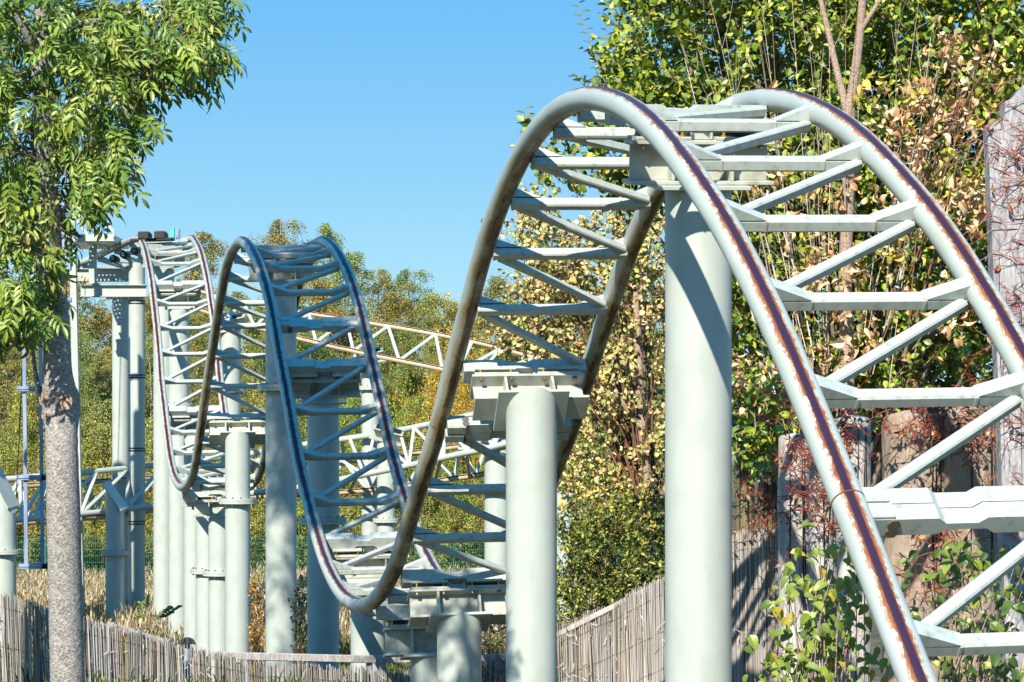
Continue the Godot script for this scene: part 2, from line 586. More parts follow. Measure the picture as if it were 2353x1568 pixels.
func make_track():
	make_path()
	# crossbar, its stiffeners, stepped bar of a joint or a saddle: in the track frame, x across
	var st = ST()
	box(st, at(Vector3.ZERO), 1.09, 0.078, 0.08, 0.012)
	MESH.bar = st.commit()
	st = ST()
	for e in [-0.535, -0.31, 0.31, 0.535]:
		box(st, at(Vector3(e, 0.002, 0)), 0.014, 0.088, 0.090, 0.014)
	MESH.weld = st.commit()
	st = ST()
	wedge(st, -1.0)
	MESH.wl = st.commit()
	st = ST()
	wedge(st, 1.0)
	MESH.wr = st.commit()
	for wide in [0, 1]:
		st = ST()
		var h = 0.105 if wide == 0 else 0.135
		var w = 0.10 if wide == 0 else 0.15
		var o = []
		for q in [[-0.53, 0.0], [-0.17, 0.0], [-0.13, -0.035], [0.03, -0.035], [0.07, 0.0], [0.53, 0.0], [0.53, -h], [0.12, -h], [0.08, -h + 0.03], [-0.12, -h + 0.03], [-0.16, -h], [-0.53, -h]]:
			o.append(Vector2(q[0], q[1] + 0.05))
		# outline runs in x, y: turn the extrusion (along x) to lie along z
		var turn = Transform3D(Basis(Vector3(0, 0, 1), Vector3(1, 0, 0), Vector3(0, 1, 0)), Vector3.ZERO)
		extrude(st, turn, o, -w / 2, w / 2)
		MESH["step%d" % wide] = st.commit()
	st = ST()
	box(st, at(Vector3.ZERO), 0.16, 0.15, 0.095, 0.01)
	MESH.lug = st.commit()
	st = ST()
	box(st, at(Vector3.ZERO), 1.0, 0.062, 0.062, 0.010)
	MESH.diag = st.commit()
	st = ST()
	tube(st, [Vector3(0, 0, -0.058), Vector3(0, 0, 0.058)], [0.022, 0.022], 6)
	tube(st, [Vector3(0, 0, 0.055), Vector3(0, 0, 0.078)], [0.034, 0.034], 6)
	tube(st, [Vector3(0, 0, -0.078), Vector3(0, 0, -0.055)], [0.034, 0.034], 6)
	MESH.jbolt = st.commit()
	var t = thing("coaster_track", "pale grey-green tubular track of two rusty-striped rails rising and dipping over three hills", "track")
	for side in [0.0, 1.0]:
		var r = part("rail", rail_mesh(side, -4.4, 50.3), M.rail, t)
		for s in [23.40, 35.27, 45.66, 11.3]:
			var f = frame(s, side)
			st = ST()
			tube(st, [f.origin - f.basis.z * 0.004, f.origin + f.basis.z * 0.004], [RAIL_R + 0.0022, RAIL_R + 0.0022], 24, 1.0, false)
			part("weld_seam", st.commit(), M.rust, r)
	# where the bars sit: plain ones, p; joints, j; over a saddle, k
	var bars = []
	for s in [-3.6, -2.9, -2.2, -1.5, -0.8, -0.15, 0.6, 1.36, 2.08, 3.0, 3.72, 4.52, 5.29, 6.07, 6.86, 7.55, 8.2, 8.88, 9.45, 10.1, 10.8, 11.6, 11.97, 12.69, 13.45, 14.17, 15.03, 15.87, 16.74, 17.44, 18.2, 18.9, 19.6, 20.4, 21.02, 21.72, 22.55, 23.37, 24.25, 25.15, 25.97, 26.84, 27.68, 28.6, 29.4, 30.1, 30.75, 31.4, 32.1, 32.75, 33.55, 34.39, 35.27, 35.98, 36.71, 37.44, 38.15, 38.8, 39.45, 40.1, 40.75, 41.55, 42.45, 43.3, 44.08, 44.85, 45.64, 46.47, 47.3, 48.1, 48.9]:
		bars.append(s)
	var joints = [11.6, 23.37, 35.27, 45.64]
	var prev = -1.0
	for s in bars:
		var on_saddle = false
		for q in SADDLES:
			if absf(q[0] - s) < 0.02:
				on_saddle = true
		var f = frame(s, 0.5, -0.085)
		if on_saddle:
			part("saddle_crossbar", MESH.step1, M.paint_bar, t, f)
		elif s in joints:
			for e in [-1.0, 1.0]:
				var g = frame(s + e * 0.053, 0.5, -0.085)
				var b = part("joint_crossbar", MESH.step0, M.paint_bar, t, g)
				for x in [-1.0, 1.0]:
					part("joint_lug", MESH.lug, M.paint_bar, b, at(Vector3(x * 0.47, 0.0, 0)))
			for x in [-1.0, 1.0]:
				for y in [-0.012, -0.055]:
					part("joint_bolt", MESH.jbolt, M.bolt, t, frame(s) * at(Vector3(x * 0.385, -0.085 + y * 1.2 + 0.03, 0.0)).scaled_local(Vector3(1, 1, 1.4)))
		else:
			var b = part("crossbar", MESH.bar, M.paint_bar, t, f)
			part("weld_beads", MESH.weld, M.paint_old, b).set_meta("kind", "stuff")
			part("stiffener", MESH.wl, M.paint_bar, b)
			part("stiffener", MESH.wr, M.paint_bar, b)
		if prev > -9.0 and s > -3.6:
			# brace from the left end of this bar up to the right end of the one behind
			var p = frame(s, 0.10, -0.075)
			var q = frame(prev, 0.93, -0.075)
			var a = p.origin - p.basis.z * 0.06
			var c = q.origin + q.basis.z * 0.045
			var d = span(a, c, p.basis.y)
			part("brace", MESH.diag, M.paint_bar, t, d.scaled_local(Vector3((c - a).length(), 1, 1)))
		prev = s

# s along the track, sideways shift of the column, heights of its bolted flanges over the eye, column radius
var SADDLES = [[40.75, 0.10, [], 0.222], [35.98, 0.0, [], 0.215], [32.75, 0.0, [], 0.215], [31.4, 0.02, [], 0.215], [27.68, 0.03, [-1.62], 0.215], [24.25, -0.02, [-0.86], 0.215],
	[20.4, -0.08, [1.02], 0.230], [14.17, -0.02, [-0.76], 0.215], [10.8, 0.06, [-2.18], 0.215], [9.45, 0.0, [-2.22], 0.215], [6.86, 0.0, [], 0.215], [3.0, -0.03, [1.12], 0.225], [0.6, -0.12, [3.72], 0.235]]
var SADDLE_LABELS = ["thick pale column under the crest of the nearest hill, its beam level", "bright column with ribbed tilted beam, just left of the thickest column", "short bright column with tilted saddle beam low under the nearest climb", "shaded short column whose beam stands in the nearest dip, just above the reeds", "shaded column low behind the nearest dip, hidden by crossbars",
	"column with a wide bolted flange seen through the second hill's near slope", "dappled dark blue-shaded column under the crest of the second hill", "bright column with a bolted flange under the climb to the second hill", "column under the bottom of the far dip, beam hidden by the flanged column before it", "column under the far dip with a low bolted flange on its left",
	"column at the foot of the farthest hill's slope, left of the far dip", "column with black bearing pads under the near slope of the farthest hill", "tall bright column under the crest of the farthest hill"]

func bolts_ring(st: SurfaceTool, c: Vector3, r: float, n: int, y0: float, y1: float, br := 0.017):
	for i in n:
		var a = TAU * (i + 0.37) / n
		var p = c + Vector3(cos(a) * r, 0, sin(a) * r)
		tube(st, [p + Vector3(0, y0, 0), p + Vector3(0, y1, 0)], [br, br], 6)

func flange(parent: Node, c: Vector3, r: float):
	var o = r * 1.5
	var st = ST()
	for y in [0.0, 0.048]:
		tube(st, [c + Vector3(0, y, 0), c + Vector3(0, y + 0.005, 0), c + Vector3(0, y + 0.040, 0), c + Vector3(0, y + 0.0455, 0)], [o - 0.006, o, o, o - 0.006], 32)
	var f = part("flange", st.commit(), M.paint, parent)
	st = ST()
	bolts_ring(st, c, r * 1.27, 12, 0.094, 0.118)
	part("bolt_heads", st.commit(), M.bolt, f)
	st = ST()
	bolts_ring(st, c, r * 1.27, 12, -0.028, -0.001)
	part("bolt_nuts", st.commit(), M.nut, f)

func make_saddle_meshes():
	var st = ST()
	for x in [-1.0, 1.0]:
		box(st, at(Vector3(x * 0.27, -0.122, 0)), 0.35, 0.024, 0.24)
		box(st, at(Vector3(x * 0.27, -0.192, 0)), 0.37, 0.024, 0.27)
	MESH.pad_plate = st.commit()
	st = ST()
	box(st, at(Vector3.ZERO), 0.29, 0.045, 0.17, 0.008)
	MESH.pad = st.commit()
	st = ST()
	for x in [-0.13, 0.13]:
		for z in [-0.105, 0.105]:
			tube(st, [Vector3(x, -0.03, z), Vector3(x, 0.03, z)], [0.011, 0.011], 6)
			tube(st, [Vector3(x, -0.045, z), Vector3(x, -0.012, z)], [0.018, 0.018], 6)
	MESH.pad_bolt = st.commit()
	st = ST()
	box(st, at(Vector3(0, -0.217, 0)), 0.96, 0.026, 0.27, 0.004)
	box(st, at(Vector3(0, -0.349, 0)), 0.935, 0.238, 0.022, 0.003)
	box(st, at(Vector3(0, -0.481, 0)), 0.97, 0.026, 0.27, 0.004)
	MESH.ibeam = st.commit()
	st = ST()
	box(st, at(Vector3.ZERO), 0.022, 0.236, 0.118, 0.003)
	MESH.rib = st.commit()
	st = ST()
	box(st, at(Vector3(0, -0.509, 0)), 0.60, 0.028, 0.47, 0.004)
	MESH.cap = st.commit()
	st = ST()
	for x in [-0.40, -0.14, 0.14, 0.40]:
		for z in [-0.1, 0.1]:
			tube(st, [Vector3(x, -0.254, z), Vector3(x, -0.231, z)], [0.02, 0.02], 6)
	MESH.beam_bolt = st.commit()
	st = ST()
	box(st, at(Vector3(0, -0.157, 0)), 0.16, 0.09, 0.02, 0.003)
	box(st, at(Vector3(-0.07, -0.157, 0)), 0.014, 0.086, 0.12, 0.003)
	box(st, at(Vector3(0.07, -0.157, 0)), 0.014, 0.086, 0.12, 0.003)
	MESH.key = st.commit()

# a pipe from the ground to a slanting plane through p with normal n
func cut_pipe(c: Vector3, r: float, y0: float, p: Vector3, n: Vector3) -> ArrayMesh:
	var st = ST()
	var k = 40
	var prev = []
	for i in k + 1:
		var a = TAU * i / k
		var o = Vector3(cos(a), 0, sin(a))
		var x = c + o * r
		var top = p.y - ((x.x - p.x) * n.x + (x.z - p.z) * n.z) / n.y
		var lo = Vector3(x.x, y0, x.z)
		var hi = Vector3(x.x, top, x.z)
		if i > 0:
			var q = [Vector2.ZERO, Vector2.ZERO, Vector2.ZERO]
			trin(st, [prev[0], lo, hi], [prev[2], o, o], q)
			trin(st, [prev[0], hi, prev[1]], [prev[2], o, prev[2]], q)
			tri(st, prev[1], hi, Vector3(c.x, p.y - ((c.x - p.x) * n.x + (c.z - p.z) * n.z) / n.y, c.z), n)
		prev = [lo, hi, o]
	return st.commit()

func make_supports():
	make_saddle_meshes()
	for i in SADDLES.size():
		var q: Array = SADDLES[i]
		var f = frame(q[0], 0.5, -0.085 + 0.025)
		var foot = f * Vector3(q[1], -0.52, 0)
		foot.y = ground_h(foot.x, foot.z) - 0.3
		var t = thing("support_column", SADDLE_LABELS[i], "support column", Vector3.ZERO, "support columns of the front track")
		t.position = foot
		var g = at(-foot) * f
		var top = g * Vector3(q[1], -0.523, 0)
		g = g * at(Vector3(q[1] * 0.95, 0, 0))
		var b = part("saddle_beam", MESH.ibeam, M.paint_old, t, g)
		for x in [-0.2, 0.2]:
			for z in [-1.0, 1.0]:
				part("rib", MESH.rib, M.paint_old, b, at(Vector3(x, -0.349, z * 0.0705)))
		part("beam_bolts", MESH.beam_bolt, M.bolt, b)
		part("cap_plate", MESH.cap, M.paint, t, g)
		part("bearing_plates", MESH.pad_plate, M.paint_old, t, g)
		part("shear_key", MESH.key, M.paint, t, g)
		for x in [-0.27, 0.27]:
			var p = part("bearing_pad", MESH.pad, M.rubber, t, g * at(Vector3(x, -0.157, 0)))
			part("pad_bolts", MESH.pad_bolt, M.nut, p)
		var r: float = q[3]
		var c = part("column", cut_pipe(Vector3(0, 0, 0), r, -0.3, top, f.basis.y), M.paint, t)
		for y in q[2]:
			flange(t, Vector3(0, EYE + y - foot.y - 0.05, 0), r)

# ------------------------------------------------------------------ track further back
func smooth_line(a: Array, n: int) -> Array:
	var o = []
	for i in a.size() - 1:
		for k in n:
			o.append((a[i] as Vector3).cubic_interpolate(a[i + 1], a[maxi(i - 1, 0)], a[mini(i + 2, a.size() - 1)], float(k) / n))
	o.append(a[a.size() - 1])
	return o

func strip_pipe(pts: Array, r: float, roll: float) -> ArrayMesh:
	# a rail whose running strip lies at the angle roll from straight up, leaning towards the lens
	var st = ST()
	var sides = 18
	var prev = []
	var d = 0.0
	for i in pts.size():
		var t: Vector3 = (pts[mini(i + 1, pts.size() - 1)] - pts[maxi(i - 1, 0)]).normalized()
		var b = t.cross(Vector3.UP).normalized()
		if b.z < 0:
			b = -b
		var y = (Vector3.UP - t * t.y).normalized()
		var top = y * cos(roll) + b * sin(roll)
		var x = b * cos(roll) - y * sin(roll)
		if i > 0:
			d += pts[i].distance_to(pts[i - 1])
		var ring = []
		for k in sides + 1:
			var a = TAU * k / sides
			ring.append(top * cos(a) + x * sin(a))
		if i > 0:
			for k in sides:
				var n = [prev[1][k], prev[1][k + 1], ring[k + 1], ring[k]]
				var p = [prev[0] + n[0] * r, prev[0] + n[1] * r, pts[i] + n[2] * r, pts[i] + n[3] * r]
				var uv = [Vector2(float(k) / sides, prev[2] / 6.0), Vector2(float(k + 1) / sides, prev[2] / 6.0), Vector2(float(k + 1) / sides, d / 6.0), Vector2(float(k) / sides, d / 6.0)]
				trin(st, [p[0], p[1], p[2]], [n[0], n[1], n[2]], [uv[0], uv[1], uv[2]])
				trin(st, [p[0], p[2], p[3]], [n[0], n[2], n[3]], [uv[0], uv[2], uv[3]])
		prev = [pts[i], ring, d]
	return st.commit()

func on_line(l: Array, t: float) -> Vector3:
	var f = clampf(t, 0, 1) * (l.size() - 1)
	var i = mini(int(f), l.size() - 2)
	return (l[i] as Vector3).lerp(l[i + 1], f - i)

func web(parent: Node, a: Array, b: Array, n: int, t0: float, called := "brace", straight := false):
	for i in n:
		var p = on_line(a, t0 + (1.0 - t0) * float(i) / n)
		var q = on_line(b, t0 + (1.0 - t0) * (float(i) + (0.0 if straight else 0.42)) / n)
		var st = ST()
		beam(st, p, q, 0.075, 0.075, Vector3(0, 0, 1))
		part(called, st.commit(), M.paint, parent)
		if not straight:
			var r = on_line(a, t0 + (1.0 - t0) * float(i + 1) / n)
			st = ST()
			beam(st, q, r, 0.075, 0.075, Vector3(0, 0, 1))
			part(called, st.commit(), M.paint, parent)

func plain_column(label: String, u: float, v_top: float, z: float, w: float, flanges: Array, slant := 0.0, head := true) -> Node3D:
	var c = W(u, v_top, z)
	var r = w * z / F / 2.0
	var t = thing("support_column", label, "support column", Vector3(c.x, ground_h(c.x, c.z) - 0.3, c.z), "support columns of the back tracks")
	var top = c.y - t.position.y
	var n = Vector3(sin(slant), cos(slant), 0.25).normalized()
	part("column", cut_pipe(Vector3.ZERO, r, 0.0, Vector3(0, top, 0), n), M.paint, t)
	for v in flanges:
		flange(t, Vector3(0, EYE + (HY - v) * z / F - t.position.y - 0.05, 0), r)
	if head:
		var st = ST()
		var x = Vector3(cos(slant), -sin(slant), 0).normalized()
		var f = Transform3D(Basis(x, n, x.cross(n)).orthonormalized(), Vector3(0, top + 0.012, 0))
		box(st, f, r * 3.6, 0.03, r * 2.2, 0.004)
		if slant > 0.9:
			part("head_plate", st.commit(), M.paint, t)
			return t
		box(st, f * at(Vector3(0, 0.12, 0)), r * 3.4, 0.2, 0.02, 0.003)
		box(st, f * at(Vector3(0, 0.23, 0)), r * 3.4, 0.024, r * 1.8, 0.004)
		part("head_beam", st.commit(), M.paint_old, t)
		st = ST()
		box(st, f * at(Vector3(-r * 0.9, 0.265, 0)), r * 0.9, 0.05, r * 1.2, 0.004)
		box(st, f * at(Vector3(r * 0.9, 0.265, 0)), r * 0.9, 0.05, r * 1.2, 0.004)
		part("bearing_pads", st.commit(), M.rubber, t)
	return t

func make_far_tracks():
	# long descent with V-braces
	var t = thing("lattice_track", "long straight back track sloping down to the right with V-shaped white bracing", "track")
	var up = smooth_line([W(440, 663, 51), W(550, 692, 50.5), W(687, 717, 50), W(848, 742, 49.5), W(1042, 776, 49), W(1171, 806, 48.5), W(1330, 850, 48), W(1480, 900, 48)], 8)
	var lo = smooth_line([W(440, 705, 50.2), W(550, 741, 49.7), W(672, 774, 49.2), W(826, 810, 48.7), W(1017, 849, 48.2), W(1083, 866, 47.9), W(1300, 925, 47.3), W(1460, 975, 47.2)], 8)
	part("rail", strip_pipe(up, 0.062, 0.8), M.rail_old, t)
	part("rail", strip_pipe(lo, 0.062, 0.8), M.rail_old, t)
	web(t, up, lo, 13, 0.0)
	plain_column("column with curved shadow behind the second hill's climb, carrying the long back track", 530, 757, 47.2, 46, [898], -0.2)
	plain_column("column behind the second hill's right rail with a flange at mid height", 851, 833, 49.6, 41, [892], -0.2)
	# box-section curves low in the back: two pale chords in front, two rusty rails behind
	var tb = thing("lattice_track", "low curving back track climbing right behind the nearest dip, pale pipes and rusty rails", "track")
	var b1 = smooth_line([W(560, 1046, 51), W(694, 1023, 50), W(876, 997, 49), W(988, 975, 48), W(1080, 955, 47.2), W(1200, 925, 46.5), W(1330, 890, 46)], 8)
	var b2 = smooth_line([W(560, 1077, 52), W(700, 1068, 51), W(819, 1058, 50.3), W(924, 1046, 49.7), W(1034, 1029, 49), W(1094, 1020, 48.6), W(1215, 995, 48), W(1340, 965, 47.6)], 8)
	var b3 = smooth_line([W(560, 1136, 49.8), W(700, 1118, 48.8), W(858, 1087, 47.8), W(968, 1064, 47), W(1052, 1045, 46.4), W(1107, 1034, 46), W(1215, 1006, 45.4), W(1340, 970, 45)], 8)
	var b4 = smooth_line([W(560, 1142, 50.8), W(700, 1137, 49.9), W(832, 1128, 49.1), W(937, 1116, 48.4), W(1056, 1098, 47.7), W(1109, 1090, 47.4), W(1215, 1068, 46.8), W(1340, 1040, 46.4)], 8)
	part("chord_pipe", strip_pipe(b1, 0.070, PI), M.paint, tb)
	part("chord_pipe", strip_pipe(b3, 0.070, PI), M.paint, tb)
	part("rail", strip_pipe(b2, 0.066, 0.9), M.rail_old, tb)
	part("rail", strip_pipe(b4, 0.066, 0.9), M.rail_old, tb)
	web(tb, b1, b3, 8, 0.02, "post", true)
	web(tb, b3, b1, 8, 0.02)
	web(tb, b2, b4, 8, 0.0)
	web(tb, b1, b2, 8, 0.0, "tie", true)
	web(tb, b3, b4, 8, 0.0, "tie", true)
	plain_column("column carrying the low curving back track, a flange near its foot", 887, 1012, 48.5, 42, [1196], 0.25)
	plain_column("column behind the bright ribbed-beam column, carrying the low curve", 1143, 1030, 46.4, 60, [1129], 0.25)
	plain_column("pale column half hidden by the dark green bush beside the reed fence", 1296, 1135, 46, 42, [], 0.0, false)
	var tc = thing("lattice_track", "low back track at the far left with crossed pale bracing behind the ash trunk", "track")
	var c1 = smooth_line([W(-220, 1122, 46), W(0, 1103, 47), W(110, 1093, 47.6), W(189, 1087, 48), W(297, 1076, 49), W(420, 1062, 50), W(560, 1046, 51)], 8)
	var c2 = smooth_line([W(-220, 1130, 47), W(0, 1120, 48), W(110, 1113, 48.6), W(189, 1109, 49), W(248, 1105, 49.5), W(420, 1092, 51), W(560, 1077, 52)], 8)
	var c3 = smooth_line([W(-220, 1215, 45), W(0, 1199, 46), W(66, 1193, 46.4), W(114, 1189, 46.7), W(242, 1176, 47.8), W(420, 1155, 49), W(560, 1136, 49.8)], 8)
	var c4 = smooth_line([W(-220, 1222, 46), W(0, 1205, 47), W(110, 1198, 47.7), W(191, 1191, 48.3), W(242, 1187, 48.8), W(420, 1163, 50), W(560, 1142, 50.8)], 8)
	part("chord_pipe", strip_pipe(c1, 0.068, PI), M.paint, tc)
	part("chord_pipe", strip_pipe(c3, 0.068, PI), M.paint, tc)
	part("rail", strip_pipe(c2, 0.066, 0.9), M.rail_old, tc)
	part("rail", strip_pipe(c4, 0.066, 0.9), M.rail_old, tc)
	web(tc, c1, c3, 9, 0.0)
	web(tc, c2, c4, 9, 0.0)
	web(tc, c1, c2, 9, 0.0, "tie", true)
	plain_column("short column left of the ash trunk's foot with a slanted head plate", 8, 1122, 44.5, 56, [1268], 1.1)
	plain_column("short flanged column right of the ash trunk, looped cable shadows on it", 264, 1141, 47.2, 43, [1271], 0.95)

func make_platform():
	# column left of the farthest hill
	plain_column("tall half shaded column behind the ash, leftmost under the far platform", 277, 684, 50.5, 39, [], 0.0, true)
	var kb = plain_column("dark shaded column left of the farthest hill's bright column, with black cable bands", 314, 602, 48.9, 37, [], 0.0, false)
	for v in [700.0, 870.0, 1038.0, 1206.0]:
		var bst = ST()
		var y = (HY - v) * 48.9 / F + EYE - kb.position.y
		for e in [0.0, 0.06]:
			tube(bst, [Vector3(0, y + e, 0), Vector3(0, y + e + 0.03, 0)], [0.196, 0.196], 32, 1.0, false)
		part("cable_band", bst.commit(), M.dark, kb)
	for g in [[-12.85, "lift column left of the picture, farther of two, shading the banded column's neighbour"], [-11.42, "lift column left of the picture, nearer of two, shading the banded column"]]:
		var lc = thing("support_column", g[1], "support column", Vector3(g[0], -0.3, -40.0), "lift columns left of the picture")
		part("column", cut_pipe(Vector3.ZERO, 0.29, 0.0, Vector3(0, 12.5, 0), Vector3.UP), M.paint, lc)
		flange(lc, Vector3(0, 8.1, 0), 0.29)
	var t = thing("maintenance_platform", "perforated steel service platform on brackets high at the left, beside the farthest hill", "platform", W(221, 555, 48.5))
	var o = t.position
	var st = ST()
	var a = W(150, 547, 48)
	var b = W(262, 547, 48)
	beam(st, a - o, b - o, 0.155, 0.02)
	beam(st, a - o + Vector3(0, 0, -1.8), b - o + Vector3(0, 0, -1.8), 0.155, 0.02)
	beam(st, b - o + Vector3(-0.01, 0, -0.012), b - o + Vector3(-0.01, 0, -1.79), 0.155, 0.02)
	part("edge_frame", st.commit(), M.paint, t)
	# the floor of the platform: strips with round gaps between, light falls through
	st = ST()
	var x0 = a.x
	var x1 = b.x - 0.03
	var ny = 14
	for i in ny:
		var z = lerpf(-0.04, -1.76, float(i) / (ny - 1))
		beam(st, Vector3(x0, a.y - 0.07, a.z + z) - o, Vector3(x1, a.y - 0.07, a.z + z) - o, 0.012, 0.085, Vector3.UP, 0.002)
	for i in 12:
		var x = lerpf(x0 + 0.04, x1 - 0.04, i / 11.0)
		beam(st, Vector3(x, a.y - 0.0705, a.z - 0.02) - o, Vector3(x, a.y - 0.0705, a.z - 1.78) - o, 0.009, 0.055, Vector3.UP, 0.002)
	part("perforated_floor", st.commit(), M.paint_old, t)
	st = ST()
	beam(st, W(213, 566, 48.8) - o, W(213, 652, 48.8) - o, 0.16, 0.16, Vector3(0, 0, 1))
	part("post", st.commit(), M.paint, t)
	st = ST()
	beam(st, W(200, 653, 48.8) - o, W(227, 653, 48.8) - o, 0.02, 0.3)
	part("base_plate", st.commit(), M.paint, t)
	st = ST()
	beam(st, W(172, 428, 47.95) - o, W(262, 534, 47.95) - o, 0.075, 0.075)
	beam(st, W(172, 500, 48.6) - o, W(201, 540, 48.6) - o, 0.075, 0.075)
	beam(st, W(261, 534, 47.95) - o, W(261, 545, 47.95) - o, 0.07, 0.05, Vector3(0, 0, 1))
	part("stay", st.commit(), M.paint, t)
	for g in [["steel_beam", "pale steel I-beam running from the mast to the farthest hill's column", 185.0, 336.0, 655.0, 683.0, 48.7], ["steel_beam", "shaded steel I-beam under the perforated platform behind the pale beam", 172.0, 300.0, 618.0, 647.0, 50.2]]:
		var c = W((g[2] + g[3]) / 2, (g[4] + g[5]) / 2, g[6])
		var q = thing(g[0], g[1], "beam", c, "beams under the platform")
		var l: float = (g[3] - g[2]) * g[6] / F
		var h: float = (g[5] - g[4]) * g[6] / F
		var web_st = ST()
		box(web_st, at(Vector3.ZERO), l, h - 0.03, 0.016, 0.002)
		part("web", web_st.commit(), M.paint, q)
		for s in [-1.0, 1.0]:
			var fs = ST()
			box(fs, at(Vector3(0, s * (h / 2 - 0.009), 0)), l, 0.018, 0.2, 0.003)
			part("flange", fs.commit(), M.paint, q)
	var m = thing("mast", "slim pale leaning steel mast right behind the ash trunk, rising past the platform", "mast", Vector3(W(189, 1490, 47.6).x, 0, -47.6))
	st = ST()
	beam(st, W(188, 1490, 47.6) - m.position, W(158, 200, 47.6) - m.position, 0.15, 0.15, Vector3(0, 0, 1))
	part("post", st.commit(), M.paint, m)
	st = ST()
	cyl(st, W(157, 600, 47.4) - m.position, W(153, 330, 47.4) - m.position, 0.03, 10)
	cyl(st, W(150, 600, 47.3) - m.position, W(147, 330, 47.3) - m.position, 0.018, 10)
	part("conduit", st.commit(), M.paint_old, m)
	st = ST()
	cyl(st, W(22, 1440, 46) - m.position, W(78, 300, 46.5) - m.position, 0.011, 6)
	part("guy_cable", st.commit(), M.dark, m)
	# drive machinery beneath and on the top of the farthest hill
	for g in [[333.0, 546.0, 47.2, "black boxy brake housing left of the pair on the farthest hill's crest"], [370.0, 545.0, 47.2, "black boxy brake housing right of the pair on the farthest hill's crest"]]:
		var c = W(g[0], g[1], g[2])
		var q = thing("brake_housing", g[3], "brake housing", c, "black housings on the far crest")
		for k in [[0.0, 0.02, 0.30, 0.24, 0.5]]:
			var s2 = ST()
			box(s2, at(Vector3(k[0], k[1], 0)), k[2] * 0.8, k[3] * 0.62, k[4], 0.006)
			var bx = part("casing", s2.commit(), M.dark, q)
			s2 = ST()
			box(s2, at(Vector3(k[0], k[1] + k[3] * 0.31 + 0.012, 0)), k[2] * 0.7, 0.028, k[4] * 0.8, 0.01)
			part("lid", s2.commit(), M.rust, bx)
			s2 = ST()
			box(s2, at(Vector3(k[0], k[1] - 0.01, k[4] / 2 + 0.012)), k[2] * 0.75, k[3] * 0.5, 0.02, 0.006)
			part("jaw", s2.commit(), M.rubber, bx)
		var s3 = ST()
		beam(s3, Vector3(-0.3, -0.08, 0.1), Vector3(0.3, -0.06, 0.1), 0.05, 0.3)
		part("mounting_rail", s3.commit(), M.dark, q)
	var mb = thing("junction_box", "small mint green box standing on the farthest hill's crest", "box", W(396.5, 537, 46.9))
	st = ST()
	box(st, at(Vector3.ZERO), 0.085, 0.20, 0.12, 0.01)
	part("case", st.commit(), M.mint, mb)
	st = ST()
	box(st, at(Vector3(0, 0.108, 0)), 0.095, 0.02, 0.13, 0.006)
	part("lid", st.commit(), M.mint, mb)
	var gb = thing("junction_box", "small grey metal box right of the mint green box on the far crest", "box", W(408, 537, 46.85))
	st = ST()
	box(st, at(Vector3.ZERO), 0.09, 0.22, 0.12, 0.01)
	part("case", st.commit(), M.alu, gb)
	st = ST()
	box(st, at(Vector3(0, 0.0, 0.064)), 0.06, 0.14, 0.012, 0.003)
	part("door", st.commit(), M.alu, gb)
	for k in 3:
		var c = W(263.0 + k * 24.0, 596.0 - k * 9.0, 48.9)
		var q = thing("drive_motor", ["dark round drive motor hanging lowest under the far rail at the platform", "dark round drive motor in the middle of the three under the far rail", "dark round drive motor nearest the farthest hill's crest"][k], "motor", c, "drive motors under the far rail")
		var s2 = ST()
		tube(s2, [Vector3(0, 0, -0.25), Vector3(0, 0, -0.22), Vector3(0, 0, 0.2), Vector3(0, 0, 0.24)], [0.06, 0.09, 0.09, 0.05], 20)
		part("housing", s2.commit(), M.dark, q)
		s2 = ST()
		beam(s2, Vector3(-0.05, 0.05, 0), Vector3(0.22, -0.25, 0), 0.07, 0.2)
		part("bracket", s2.commit(), M.paint_old, q)
		s2 = ST()
		tube(s2, [Vector3(0, 0, 0.24), Vector3(0, 0, 0.3)], [0.05, 0.05], 14)
		part("pulley", s2.commit(), M.bolt, q)

func make_frame_tower():
	# light metal frame seen beside the ash trunk
	var z = 44.5
	var t = thing("metal_frame", "light bluish aluminium ladder frame hanging beside the ash trunk at the far left", "frame", W(80, 1302, z))
	var o = t.position
	for g in [[58.5, 96.0], [112.0, 150.0]]:
		for i in 2:
			for d in [0.0, 0.55]:
				if d > 0 and i == 0:
					continue
				var st = ST()
				var lean = 6.0
				beam(st, W(g[i], 1302, z + d) - o, W(g[i] - lean - 2.0, 440, z + d) - o, 0.075, 0.05, Vector3(0, 0, 1))
				beam(st, W(g[i] + 2.2, 1302, z + d - 0.03) - o, W(g[i] - lean + 0.2, 440, z + d - 0.03) - o, 0.025, 0.06, Vector3(0, 0, 1))
				part("upright", st.commit(), M.alu, t)
		for v in [1302.0, 1098.0, 894.0, 690.0, 486.0]:
			var st = ST()
			var k = (1302.0 - v) / 862.0 * 8.0
			beam(st, W(g[0] - 16 - k, v, z - 0.08) - o, W(g[1] + 20 - k, v, z - 0.08) - o, 0.11, 0.06)
			beam(st, W(g[0] - 16 - k, v, z - 0.115) - o, W(g[1] + 20 - k, v, z - 0.115) - o, 0.03, 0.03)
			part("crosspiece", st.commit(), M.alu, t)

